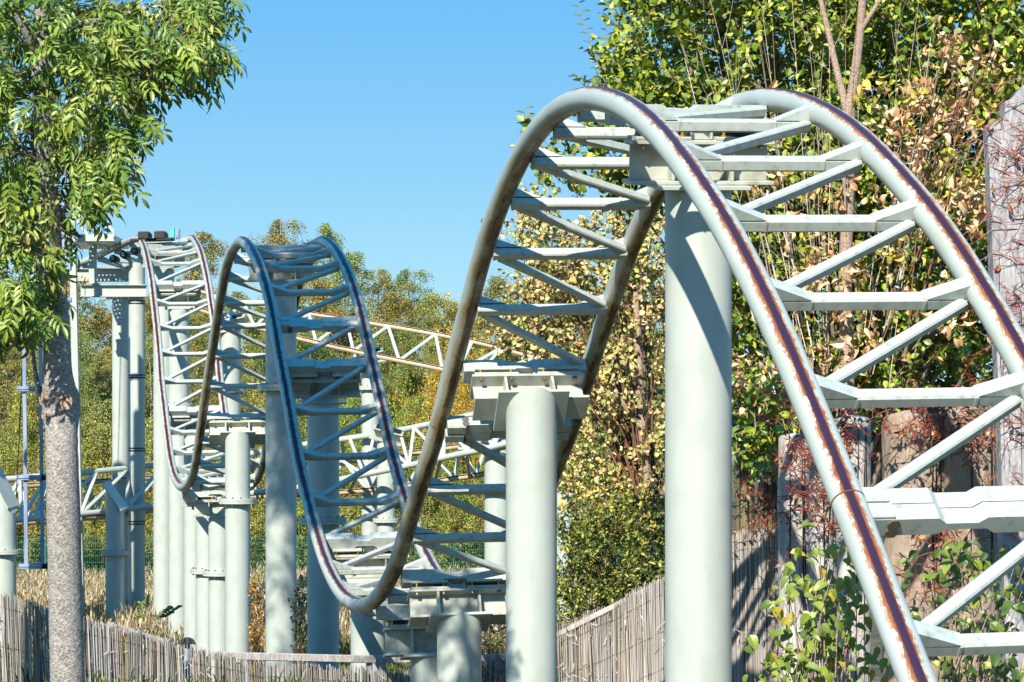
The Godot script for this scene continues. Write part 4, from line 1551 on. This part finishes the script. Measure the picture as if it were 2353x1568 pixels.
func make_ash():
	var z = 12.6
	var L = []
	for k in 4:
		L.append(ash_leaf(500 + k))
	rng.seed = 777
	var pal = [[Color(0.181, 0.294, 0.0315), 0.36], [Color(0.271, 0.359, 0.0525), 0.26], [Color(0.1, 0.196, 0.0231), 0.28], [Color(0.38, 0.413, 0.0941), 0.10]]
	var mats = []
	for c in [Color(0.181, 0.294, 0.0315), Color(0.289, 0.381, 0.0578), Color(0.118, 0.217, 0.0262), Color(0.225, 0.326, 0.042), Color(0.397, 0.435, 0.105)]:
		var m = leaf_mat((c * 0.78).linear_to_srgb(), 0.4)
		m.vertex_color_use_as_albedo = false
		mats.append(m)
	var base = W(156, 1640, z)
	var o = Vector3(base.x, ground_h(base.x, -z), -z)
	var t = thing("ash_tree", "young ash with lichen-spotted grey trunk and hanging green leaves in the left foreground", "tree", o)
	var tr = [[160.0, 2000.0, 42.0], [155.0, 1600.0, 40.0], [150.0, 1380.0, 39.0], [146.0, 1200.0, 38.0], [142.0, 1058.0, 37.0], [140.0, 985.0, 38.0], [140.0, 945.0, 44.0], [138.0, 915.0, 45.0], [134.0, 885.0, 37.0], [131.0, 830.0, 32.0], [128.0, 700.0, 28.0], [117.0, 560.0, 25.0], [109.0, 420.0, 23.0], [99.0, 280.0, 21.0], [93.0, 180.0, 20.0], [90.0, 110.0, 21.0], [97.0, 0.0, 17.0], [100.0, -200.0, 15.0], [60.0, -600.0, 12.0], [-30.0, -1100.0, 9.0], [-120.0, -1500.0, 5.0]]
	var trunk = []
	var rad = []
	var wob = noise(0.8, 3, 5)
	for i in tr.size():
		trunk.append(W(tr[i][0], tr[i][1], z + 0.03 * sin(i * 1.3)) - o)
		rad.append(tr[i][2] * z / F)
	var sm = []
	var sr = []
	for i in trunk.size() - 1:
		for k in 4:
			sm.append((trunk[i] as Vector3).cubic_interpolate(trunk[i + 1], trunk[maxi(i - 1, 0)], trunk[mini(i + 2, trunk.size() - 1)], k / 4.0))
			sr.append(lerpf(rad[i], rad[i + 1], k / 4.0) * (1.0 + 0.05 * wob.get_noise_1d(i * 4.0 + k)))
	var st = ST()
	tube(st, sm, sr, 20)
	var tm = part("trunk", st.commit(), M.bark, t)
	# pruning scars
	for g in [[152.0, 925.0, 12.0, 0.0], [101.0, 915.0, 6.0, -1.15], [104.0, 955.0, 6.0, -0.8]]:
		var c = W(g[0], g[1], z - 0.1) - o
		var f = Transform3D(Basis(Vector3.UP, g[3]), c)
		st = ST()
		var r: float = g[2] * z / F
		var pts = []
		for k in 13:
			var a = TAU * k / 12.0
			pts.append(f * Vector3(cos(a) * r, sin(a) * r * 1.35, 0.012))
		tube(st, pts, taper(r * 0.36, r * 0.36, 12), 8, 1.0, false)
		var q = part("branch_scar", st.commit(), M.stem, tm)
		st = ST()
		tube(st, [f * Vector3(0, 0, -0.06), f * Vector3(0, 0, 0.008)], [r, r * 0.9], 16)
		part("scar_wood", st.commit(), M.wood_warm, q)
	# limbs: bearings of start, bend, end; radius
	var limbs = [[[88, 130], [60, 60], [-70, -120], 13.0], [[85, 215], [40, 160], [-90, 110], 8.0], [[122, 640], [70, 560], [10, 380], 6.0], [[140, 260], [170, 230], [242, 122], 7.0], [[118, 300], [260, 250], [400, 150], 7.0], [[100, 60], [240, 60], [420, -10], 9.0], [[100, 160], [250, 170], [330, 160], 6.0], [[110, 420], [190, 330], [290, 300], 5.5], [[115, 520], [180, 430], [250, 380], 5.0],
		[[100, -100], [240, -170], [430, -260], 10.0], [[102, -200], [0, -330], [-260, -460], 10.0], [[104, -420], [250, -560], [380, -720], 8.0], [[102, -700], [0, -850], [-180, -980], 7.0], [[106, -900], [230, -1000], [330, -1200], 6.0], [[95, 930], [66, 820], [64, 560], 6.0], [[64, 640], [40, 500], [52, 330], 4.0]]
	st = ST()
	var sticks = []
	for g in limbs:
		var dz = rr(-0.45, 0.45)
		var a = W(g[0][0], g[0][1], z) - o
		var b = W(g[2][0], g[2][1], z + dz) - o
		var c = W(g[1][0], g[1][1], z + dz * 0.6) - o
		var pts = bez(a, c * 1.0, b, 7)
		tube(st, pts, taper(g[3] * z / F, g[3] * 0.35 * z / F, 7), 8)
		sticks.append(pts)
	sticks.append(sm.slice(sm.size() - 52))
	part("limbs", st.commit(), M.bark, t)
	# twig ends: those in the picture get leaves of their own, those above it one joined crown
	var seenp = in_region([[-60, -40], [-60, 760], [30, 830], [85, 760], [130, 665], [140, 600], [165, 530], [190, 490], [222, 440], [290, 385], [322, 340], [318, 260], [330, 180], [430, 160], [500, 150], [508, 90], [480, 60], [520, 20], [555, -40]], z - 0.7, z + 0.7, 290)
	seenp += in_region([[400, 60], [490, 55], [510, 120], [470, 200], [415, 175]], z - 0.3, z + 0.3, 12)
	for k in seenp.size():
		var b: Vector3 = seenp[k]
		var u: float = CX - b.x * F / b.z
		if u > 55 and u < 150 and rng.randf() < 0.35:
			seenp[k] = b * ((z + rr(0.15, 0.9)) / -b.z) + Vector3(0, EYE * (1.0 - (z + 0.5) / -b.z), 0)
	var above = []
	for k in 170:
		var d = rdir()
		var up = rng.randf()
		above.append(W(-60.0 - 480.0 * up + rr(-60, 60), -180.0 - 1250.0 * up, z) + Vector3(d.x * 0.8, d.y * 0.7, d.z * 1.0))
	st = ST()
	var xfs = []
	var cols = []
	var leaves = []
	for k in seenp.size() + above.size():
		var p: Vector3 = (seenp[k] if k < seenp.size() else above[k - seenp.size()]) - o
		var best = Vector3.ZERO
		var bd = 1e9
		for s in sticks:
			for q in s:
				var d2 = (q as Vector3).distance_to(p + Vector3(0, -0.15, 0)) 
				if d2 < bd:
					bd = d2
					best = q
		var mid = best.lerp(p, 0.5) + Vector3(0, bd * 0.22, 0)
		tube(st, bez(best, mid, p, 4), taper(clampf(bd * 0.006, 0.003, 0.008), 0.0022, 4), 4, 1.0, false)
		var out = (p - best).normalized()
		var nl = rng.randi_range(4, 5) if k < seenp.size() else 6
		for j in nl:
			var q = best.lerp(p, 1.0 - 0.13 * j) + Vector3(0, bd * 0.22 * (0.13 * j) * 1.2, 0)
			var dir = (out * 0.55 + rdir() * 0.75 + Vector3(0.05, -0.62, 0)).normalized()
			var face = (Vector3(0, 0.9, 0.5) + rdir() * 0.7)
			var size = rr(0.16, 0.245)
			var xf = leaf_xf(q, dir, size, face)
			if k < seenp.size() and j == 0 and leaves.size() < 300:
				leaves.append(xf)
			else:
				xfs.append(xf)
				cols.append(pick(pal))
	part("twigs", st.commit(), M.stem, t)
	for k in leaves.size():
		part("leaf", L[k % 4], mats[k % 5] if k % 10 != 9 else mats[1], t, leaves[k])
	for k in 4:
		var xa = []
		var ca = []
		for i in range(k, xfs.size(), 4):
			xa.append(xfs[i])
			ca.append(cols[i])
		stuff("foliage", L[k], M.leaf, xa, ca, t)
	# dry seed bunches low in the crown
	xfs = []
	cols = []
	var key = leaf_mesh(0.22, 0.4, 0.2, 3)
	for p in in_region([[-20, 560], [100, 640], [160, 700], [200, 640], [120, 500], [-20, 420]], z - 0.7, z - 0.1, 34):
		for j in 5:
			xfs.append(leaf_xf(p - o + rdir() * 0.02, Vector3(rr(-0.4, 0.4), -1, rr(-0.4, 0.4)), rr(0.025, 0.045), rdir()))
			cols.append(pick([[Color(0.42, 0.22, 0.09), 0.7], [Color(0.5, 0.33, 0.16), 0.3]]))
	stuff("seed_bunches", key, M.dry, xfs, cols, t)
	# the neighbouring taller ash left of the picture: its shade lies over the second hill and on the reeds
	var nb = Vector3(-6.25, ground_h(-6.25, -18.0), -18.0)
	var s = thing("ash_tree", "taller ash left of the picture whose dappled shade falls on the second hill", "tree", nb)
	st = ST()
	var top = 15.5
	var tk = []
	for i in 12:
		var f = i / 11.0
		tk.append(Vector3(0.25 * f + 0.1 * sin(f * 7.0), f * top, 0.1 * cos(f * 5.0)))
	tube(st, tk, taper(0.2, 0.03, 11), 14)
	part("trunk", st.commit(), M.bark, s)
	st = ST()
	xfs = []
	cols = []
	for i in 430:
		var d = rdir()
		var p = Vector3(-0.55, 12.9, 0.1) + Vector3(d.x * 2.0 - d.y * 1.3, d.y * 4.9, d.z * 1.8) * pow(rng.randf(), 0.4)
		if i % 4 == 0:
			p = Vector3(1.55, 9.3, 0.1) + Vector3(d.x * 1.1, d.y * 1.5, d.z * 1.4) * pow(rng.randf(), 0.4)
		var a = on_line(tk, clampf((p.y - 1.4) / top, 0.3, 0.99))
		var pts = bez(a, a.lerp(p, 0.5) + Vector3(0, 0.4, 0), p, 4)
		tube(st, pts, taper(0.035, 0.006, 4), 5, 1.0, false)
		for j in 11:
			xfs.append(leaf_xf(on_line(pts, rr(0.55, 1.0)) + rdir() * 0.25, (rdir() + Vector3(0, -0.5, 0)).normalized(), rr(0.24, 0.34), rdir() + Vector3(0, 0.8, 0)))
			cols.append(pick(pal))
	part("limbs", st.commit(), M.bark, s)
	stuff("foliage", L[0], M.leaf, xfs, cols, s)

# ------------------------------------------------------------------ trees and bushes at the right
func limbs_to(st: SurfaceTool, o: Vector3, root: Vector3, tips: Array, r: float, every: int, bow: float):
	for i in range(0, tips.size(), every):
		var p: Vector3 = tips[i] - o
		var a = root + Vector3(rr(-0.2, 0.2), 0, rr(-0.2, 0.2))
		var c = a.lerp(p, 0.55) + Vector3((a.x - p.x) * 0.25 + rr(-0.2, 0.2), bow * (p.y - a.y) * 0.2, 0)
		tube(st, bez(a, c, p, 7), taper(r * rr(0.6, 1.1), r * 0.16, 7), 6, 1.0, false)

func make_right_trees():
	rng.seed = 4242
	var round_leaf = leaf_mesh(0.56, 0.35, 0.25, 4)
	# broad willow filling the upper right
	var base = W(1900, 1200, 20.5)
	var o = Vector3(base.x, ground_h(base.x, base.z), base.z)
	var t = thing("willow_tree", "big round-leaved green willow filling the sky at the upper right", "tree", o)
	var edge = [[1420, -230], [1400, -20], [1440, 60], [1400, 130], [1360, 190], [1350, 240], [1450, 330], [1540, 420], [1560, 640], [1660, 760], [1720, 940], [2000, 960], [2330, 930], [2480, 880], [2500, -230]]
	var tips = in_region(edge, 18.4, 21.6, 2350)
	tips += in_region([[1690, 880], [1850, 900], [1850, 1030], [1690, 1040]], 16.6, 19.0, 60)
	tips += in_region([[1360, 150], [1460, 150], [1600, 230], [1600, 330], [1300, 340], [1290, 300], [1400, 240]], 19.0, 20.6, 34)
	tips += in_region([[1190, 300], [1240, 330], [1300, 390], [1400, 350], [1540, 390], [1530, 470], [1330, 440], [1250, 420]], 19.0, 20.4, 30)
	var st = ST()
	var root = Vector3(0, 0.2, 0)
	limbs_to(st, o, root, tips, 0.055, 34, 0.6)
	var xfs = []
	var cols = []
	var pal = [[Color(0.27, 0.37, 0.035), 0.36], [Color(0.125, 0.22, 0.025), 0.30], [Color(0.43, 0.48, 0.05), 0.22], [Color(0.23, 0.29, 0.10), 0.07], [Color(0.66, 0.54, 0.07), 0.05]]
	var opt = {"dir": func(p: Vector3) -> Vector3: return Vector3((p.x - o.x) * 0.22, 1.0, 0.35), "twigs": 3, "spread": 0.8, "len": 0.48, "arch": 0.05, "r": 0.0045, "gap": 0.043, "droop": 0.25, "size": 0.098, "face": Vector3(0, 0.8, 0.5), "pal": pal, "wood": 0.5}
	leafy_twigs(st, tips, o, opt, xfs, cols)
	# single sprays against the sky
	for g in [[[1395, 200], [1330, 8]], [[1440, 190], [1390, 60]], [[1385, 195], [1312, 172]], [[1470, 180], [1425, 60]], [[1225, 330], [1205, 250]], [[1240, 380], [1185, 330]], [[1500, 260], [1440, 80]], [[1290, 380], [1235, 290]]]:
		var a = W(g[0][0], g[0][1], 19.4) - o
		var b = W(g[1][0], g[1][1], 19.3) - o
		var pts = bez(a, a.lerp(b, 0.5) + Vector3(-0.03, 0.0, 0), b, 6)
		tube(st, pts, taper(0.006, 0.002, 6), 5)
		var n = int(a.distance_to(b) / 0.042)
		for i in n:
			var s = 1.0 if i % 2 == 0 else -1.0
			xfs.append(leaf_xf(on_line(pts, float(i + 1) / n), (b - a).normalized() * 0.45 + Vector3(s, rr(-0.3, 0.2), rr(-0.4, 0.6)), rr(0.07, 0.11), rdir() * 0.7 + Vector3(0, 0.9, 0.4), 0.8))
			cols.append(Color(0.10, 0.13, 0.035) * rr(0.8, 1.3))
	part("limbs", st.commit(), M.stem, t)
	stuff("foliage", round_leaf, M.leaf, xfs, cols, t)
	# dried maple sapling in front of it: bare pale stems and hanging brown leaf bunches
	rng.seed = 991
	base = W(1940, 1300, 17.3)
	o = Vector3(base.x, ground_h(base.x, base.z), base.z)
	t = thing("maple_sapling", "leggy maple with pale bare stems and hanging dry brown leaves before the willow", "tree", o)
	st = ST()
	var main = [W(1945, 1300, 17.3) - o, W(1948, 900, 17.3) - o, W(1942, 620, 17.3) - o, W(1950, 420, 17.3) - o, W(1952, 250, 17.3) - o]
	tube(st, main, [0.075, 0.06, 0.055, 0.052, 0.05], 12)
	tube(st, [W(1952, 255, 17.3) - o, W(1968, 150, 17.3) - o, W(1978, 60, 17.25) - o, W(1988, -80, 17.2) - o, W(1995, -260, 17.2) - o], [0.045, 0.04, 0.036, 0.03, 0.015], 10)
	tube(st, [W(1978, 70, 17.25) - o, W(2010, 20, 17.2) - o, W(2060, -60, 17.1) - o], [0.024, 0.02, 0.014], 8)
	tube(st, [W(1948, 262, 17.3) - o, W(1925, 170, 17.35) - o, W(1905, 80, 17.4) - o, W(1870, -70, 17.4) - o], [0.035, 0.03, 0.026, 0.018], 8)
	part("trunk", st.commit(), M.stem, t)
	for kind in 3:
		st = ST()
		for i in [16, 18, 8][kind]:
			var u0 = rr(1790, 2040)
			var a = W(u0, rr(700, 1000), 17.2 + rr(-0.4, 0.8)) - o
			var spread = (u0 - 1930) * 1.15 + rr(-110, 90)
			var b = W(u0 + spread, rr(-120, 330), 17.2 + rr(-0.5, 0.9)) - o
			if kind == 2:
				a = W(rr(1990, 2120), rr(500, 900), 16.9) - o
				b = W(rr(2100, 2340), rr(-80, 300), 16.8) - o
			var c = a.lerp(b, 0.5) + Vector3(rr(-0.14, 0.14), rr(-0.05, 0.15), 0)
			var r = rr(0.003, 0.008) if kind != 2 else rr(0.006, 0.014)
			tube(st, bez(a, c, b, 7), taper(r, r * 0.35, 7), 6)
			for j in 3:
				var p = on_line(bez(a, c, b, 7), rr(0.25, 0.95))
				var q = p + Vector3(rr(-0.35, 0.35), rr(0.1, 0.6), rr(-0.2, 0.2))
				tube(st, bez(p, p.lerp(q, 0.5) + Vector3(rr(-0.05, 0.05), 0, 0), q, 3), taper(r * 0.4, r * 0.2, 3), 5, 1.0, false)
		part("stems", st.commit(), [M.stem, M.twig_pale, M.twig_brown][kind], t)
	var crumpled = leaf_mesh(0.52, 1.5, 0.9, 5)
	xfs = []
	cols = []
	var bunches = []
	for g in [[[[2150, 40], [2300, 60], [2290, 330], [2170, 420], [2120, 300]], 21], [[[1990, 170], [2120, 190], [2200, 420], [2090, 520], [2000, 330]], 29], [[[1800, 560], [2000, 560], [2010, 830], [1850, 860]], 27], [[[2180, 360], [2280, 400], [2270, 520], [2180, 500]], 15], [[[1700, 180], [1800, 180], [1790, 440], [1720, 420]], 10], [[[1800, 380], [1980, 400], [1970, 600], [1830, 560]], 10], [[[1990, 400], [2200, 560], [2230, 760], [2010, 700]], 15], [[[1700, 820], [1850, 840], [1850, 960], [1710, 960]], 13]]:
		bunches += in_region(g[0], 16.6, 17.3, g[1])
	for i in bunches.size():
		var p: Vector3 = bunches[i] - o
		var yellow = rng.randf() < 0.22
		for j in rng.randi_range(7, 14):
			var q = p + Vector3(rr(-0.09, 0.09), rr(-0.16, 0.10), rr(-0.08, 0.08))
			xfs.append(leaf_xf(q, Vector3(rr(-1.0, 1.0), -1 + rr(-0.2, 0.9), rr(-0.7, 0.7)), rr(0.045, 0.12), rdir() + Vector3(0, 0, 0.6), rr(0.7, 1.3)))
			cols.append(pick([[Color(0.62, 0.48, 0.10), 0.6], [Color(0.50, 0.42, 0.08), 0.4]] if yellow else [[Color(0.8, 0.51, 0.285), 0.5], [Color(0.69, 0.375, 0.18), 0.3], [Color(0.8, 0.66, 0.42), 0.2]]))
	stuff("dry_leaves", crumpled, M.dry, xfs, cols, t)
	# yellowing aspen in the middle
	rng.seed = 331
	base = W(1495, 1400, 25.0)
	o = Vector3(base.x, ground_h(base.x, base.z), base.z)
	t = thing("aspen_tree", "yellowing aspen with pale forked trunk between the two near columns", "tree", o)
	tips = in_region([[1150, 500], [1240, 620], [1130, 690], [1150, 780], [1230, 830], [1330, 860], [1300, 1000], [1275, 1120], [1340, 1210], [1550, 1200], [1560, 600], [1500, 480], [1420, 470], [1330, 520], [1240, 450]], 24.2, 26.2, 430)
	st = ST()
	tube(st, [W(1500, 1420, 24.6) - o, W(1494, 1200, 24.6) - o, W(1482, 1050, 24.6) - o, W(1470, 900, 24.6) - o, W(1465, 760, 24.7) - o, W(1455, 560, 24.8) - o], [0.085, 0.07, 0.062, 0.055, 0.045, 0.02], 12)
	tube(st, [W(1500, 1215, 24.6) - o, W(1520, 1150, 24.6) - o, W(1545, 1090, 24.6) - o, W(1600, 980, 24.7) - o], [0.05, 0.048, 0.042, 0.02], 10)
	tube(st, [W(1474, 990, 24.6) - o, W(1440, 940, 24.5) - o, W(1410, 890, 24.5) - o, W(1380, 790, 24.6) - o], [0.035, 0.03, 0.025, 0.01], 8)
	part("trunk", st.commit(), M.stem, t)
	st = ST()
	limbs_to(st, o, W(1485, 1180, 24.8) - o, tips, 0.02, 7, 0.4)
	xfs = []
	cols = []
	pal = [[Color(0.70, 0.57, 0.17), 0.26], [Color(0.74, 0.52, 0.29), 0.24], [Color(0.46, 0.50, 0.15), 0.25], [Color(0.26, 0.32, 0.09), 0.15], [Color(0.58, 0.35, 0.16), 0.10]]
	opt = {"dir": func(p: Vector3) -> Vector3: return Vector3((p.x - o.x) * 0.3, 0.8, 0.3), "twigs": 3, "spread": 0.9, "len": 0.5, "arch": 0.0, "r": 0.004, "gap": 0.042, "droop": 0.5, "size": 0.072, "face": Vector3(0, 0.6, 0.7), "pal": pal, "wood": 0.7}
	leafy_twigs(st, tips, o, opt, xfs, cols)
	part("twigs", st.commit(), M.twig_brown, t)
	stuff("foliage", leaf_mesh(0.7, 0.5, 0.3, 4), M.leaf, xfs, cols, t)
	# dark green bush over the reed screen
	base = W(1410, 1500, 24.4)
	o = Vector3(base.x, ground_h(base.x, base.z), base.z)
	t = thing("evergreen_bush", "dark green small-leaved bush leaning over the right reed screen", "shrub", o)
	tips = in_region([[1285, 1180], [1400, 1140], [1545, 1150], [1550, 1330], [1440, 1400], [1340, 1440], [1278, 1480]], 23.4, 25.0, 210)
	st = ST()
	limbs_to(st, o, Vector3.ZERO, tips, 0.018, 5, 0.5)
	xfs = []
	cols = []
	pal = [[Color(0.07, 0.119, 0.028), 0.4], [Color(0.14, 0.196, 0.0308), 0.3], [Color(0.364, 0.392, 0.042), 0.22], [Color(0.588, 0.476, 0.056), 0.08]]
	opt = {"dir": func(_p: Vector3) -> Vector3: return Vector3(-0.25, 0.9, 0.3), "twigs": 3, "spread": 0.8, "len": 0.42, "arch": 0.05, "r": 0.0035, "gap": 0.03, "droop": 0.35, "size": 0.072, "face": Vector3(0, 0.8, 0.5), "pal": pal, "wood": 0.6}
	leafy_twigs(st, tips, o, opt, xfs, cols)
	part("twigs", st.commit(), M.twig_brown, t)
	stuff("foliage", leaf_mesh(0.40, 0.6, 0.3, 4), M.leaf, xfs, cols, t)

func make_small_plants():
	rng.seed = 1207
	# lilac in front of the palisade: heart-shaped leaves, each its own
	var heart = leaf_mesh(0.62, 0.75, 0.45, 6, 0.75)
	var mats = []
	for c in [Color(0.159, 0.234, 0.0281), Color(0.243, 0.309, 0.0374), Color(0.0842, 0.15, 0.0206), Color(0.0515, 0.103, 0.0168), Color(0.449, 0.337, 0.0374)]:
		var m = leaf_mat((c * 0.78).linear_to_srgb(), 0.4)
		m.vertex_color_use_as_albedo = false
		mats.append(m)
	for g in [["lilac bush with yellow-green heart-shaped leaves left of the near rusty rail", 1880.0, [[1805, 1195], [1900, 1215], [1935, 1300], [1990, 1430], [2040, 1600], [1730, 1600], [1710, 1480], [1850, 1470], [1800, 1380]], 300, 11.9, [0, 1, 0, 1, 2, 0, 1, 4]],
			["lilac bush with dark green heart-shaped leaves right of the near rusty rail", 2190.0, [[2080, 1290], [2200, 1260], [2290, 1260], [2360, 1210], [2370, 1430], [2360, 1600], [2180, 1600], [2100, 1430]], 240, 11.7, [2, 3, 0, 2, 3, 2, 1, 0]]]:
		var base = W(g[1], 1700, g[4])
		var o = Vector3(base.x, ground_h(base.x, base.z), base.z)
		var t = thing("lilac_bush", g[0], "shrub", o, "lilac bushes before the palisade")
		var tips = in_region(g[2], g[4] - 0.35, g[4] + 0.3, int(g[3] / 5.0))
		var st = ST()
		limbs_to(st, o, Vector3(0, 0.1, 0), tips, 0.011, 1, 0.5)
		part("stems", st.commit(), M.stem, t)
		for p in tips:
			for j in 5:
				var q: Vector3 = p - o + Vector3(rr(-0.12, 0.12), rr(-0.14, 0.1), rr(-0.1, 0.1))
				var d = (Vector3(rr(-1, 1), rr(-1.0, 0.15), rr(-0.2, 0.7))).normalized()
				part("leaf", heart, mats[g[5][rng.randi_range(0, 7)]], t, leaf_xf(q, d, rr(0.06, 0.112), Vector3(rr(-0.7, 0.7), 0.7, rr(0.1, 0.9)), rr(0.8, 1.05)))
		# brown seed heads
		var xs = []
		var cs = []
		for p in in_region(g[2], g[4] - 0.3, g[4] + 0.2, 9):
			for j in 16:
				xs.append(leaf_xf(p - o + Vector3(rr(-0.03, 0.03), rr(-0.08, 0.08), rr(-0.03, 0.03)), rdir(), rr(0.012, 0.022), rdir()))
				cs.append(Color(0.28, 0.13, 0.05) * rr(0.6, 1.2))
		stuff("seed_heads", leaf_mesh(0.5, 0.3, 0.6, 3), M.dry, xs, cs, t)
	# small plants between the columns
	var lf = leaf_mesh(0.5, 0.45, 0.3, 4)
	for g in [["sapling", "thin sapling arching right over the reed screen before the bright columns", [[342, 1445], [372, 1420], [402, 1398]], 24.5, 0.10, Color(0.10, 0.16, 0.025), 0.085],
			["sapling", "second thin sapling standing before the dark banded column", [[310, 1460], [322, 1420], [326, 1385]], 26.0, 0.10, Color(0.16, 0.17, 0.03), 0.07]]:
		var a = W(g[2][0][0], 1600, g[3])
		var o = Vector3(a.x, ground_h(a.x, a.z), a.z)
		var t = thing(g[0], g[1], "sapling", o)
		var pts = [Vector3.ZERO]
		for q in g[2]:
			pts.append(W(q[0], q[1], g[3]) - o)
		pts = smooth_line(pts, 4)
		var st = ST()
		tube(st, pts, taper(0.008, 0.002, pts.size() - 1), 6)
		part("stem", st.commit(), M.twig_brown, t)
		for i in 17:
			var s = 1.0 if i % 2 == 0 else -1.0
			var m = leaf_mat((g[5] * rr(0.8, 1.3)).linear_to_srgb(), 0.4) if i < 1 else mats[2 if i % 3 else 0]
			m.vertex_color_use_as_albedo = false
			part("leaf", lf, m, t, leaf_xf(on_line(pts, 0.55 + 0.45 * i / 16.0), Vector3(s, 0.4, rr(-0.3, 0.5)), g[6] * rr(0.7, 1.2), Vector3(rr(-0.3, 0.3), 0.7, 0.7)))
	for g in [["berry_bush", "small bush with orange and yellow leaves beside the dappled blue-shaded column", [[574, 1350], [602, 1330], [604, 1500], [574, 1520]], 33.0, [[Color(0.55, 0.20, 0.04), 0.35], [Color(0.48, 0.32, 0.05), 0.3], [Color(0.14, 0.18, 0.03), 0.35]]],
			["weeds", "dark green weeds with yellow flowers between the two shaded columns", [[676, 1330], [706, 1350], [715, 1500], [676, 1510]], 30.0, [[Color(0.04, 0.08, 0.02), 0.5], [Color(0.10, 0.15, 0.03), 0.44], [Color(0.75, 0.52, 0.02), 0.06]]],
			["weeds", "green weeds right of the shaded column in the nearest dip", [[1000, 1420], [1010, 1500], [960, 1520], [975, 1430]], 27.0, [[Color(0.05, 0.09, 0.02), 0.5], [Color(0.12, 0.17, 0.03), 0.5]]],
			["weeds", "dark leafy weeds between the two bright near columns", [[1110, 1430], [1160, 1400], [1160, 1500], [1110, 1510]], 25.5, [[Color(0.04, 0.07, 0.02), 0.6], [Color(0.14, 0.18, 0.04), 0.4]]]]:
		var a = W((g[2][0][0] + g[2][1][0]) / 2.0, 1600, g[3])
		var o = Vector3(a.x, ground_h(a.x, a.z), a.z)
		var t = thing(g[0], g[1], "plant", o)
		var st = ST()
		var tips = in_region(g[2], g[3] - 0.3, g[3] + 0.3, 26)
		limbs_to(st, o, Vector3.ZERO, tips, 0.006, 1, 0.5)
		var xfs = []
		var cols = []
		leafy_twigs(st, tips, o, {"dir": func(_p: Vector3) -> Vector3: return Vector3(0, 1, 0.2), "twigs": 2, "spread": 0.7, "len": 0.3, "arch": 0.0, "r": 0.0025, "gap": 0.03, "droop": 0.2, "size": 0.06, "face": Vector3(0, 0.8, 0.5), "pal": g[4]}, xfs, cols)
		part("stems", st.commit(), M.twig_brown, t)
		stuff("leaves", lf, M.leaf, xfs, cols, t)
	# shiny dome behind the reeds
	var c = W(430, 1478, 22.8)
	var d = thing("dome_lamp", "small shiny chrome dome peeping over the left reed screen", "lamp", c)
	var st = ST()
	var pts = []
	var rad = []
	for i in 9:
		var e = i / 8.0 * PI * 0.5
		pts.append(Vector3(0, sin(e) * 0.062, 0))
		rad.append(maxf(cos(e) * 0.085, 0.002))
	tube(st, pts, rad, 28)
	part("dome", st.commit(), M.chrome, d)
	st = ST()
	tube(st, [Vector3(0, -0.012, 0), Vector3(0, 0.0, 0)], [0.092, 0.092], 28)
	part("rim", st.commit(), M.dark, d)
	st = ST()
	cyl(st, Vector3(0, ground_h(c.x, c.z) - 0.2 - c.y, 0), Vector3(0, -0.01, 0), 0.03, 12)
	part("post", st.commit(), M.alu, d)
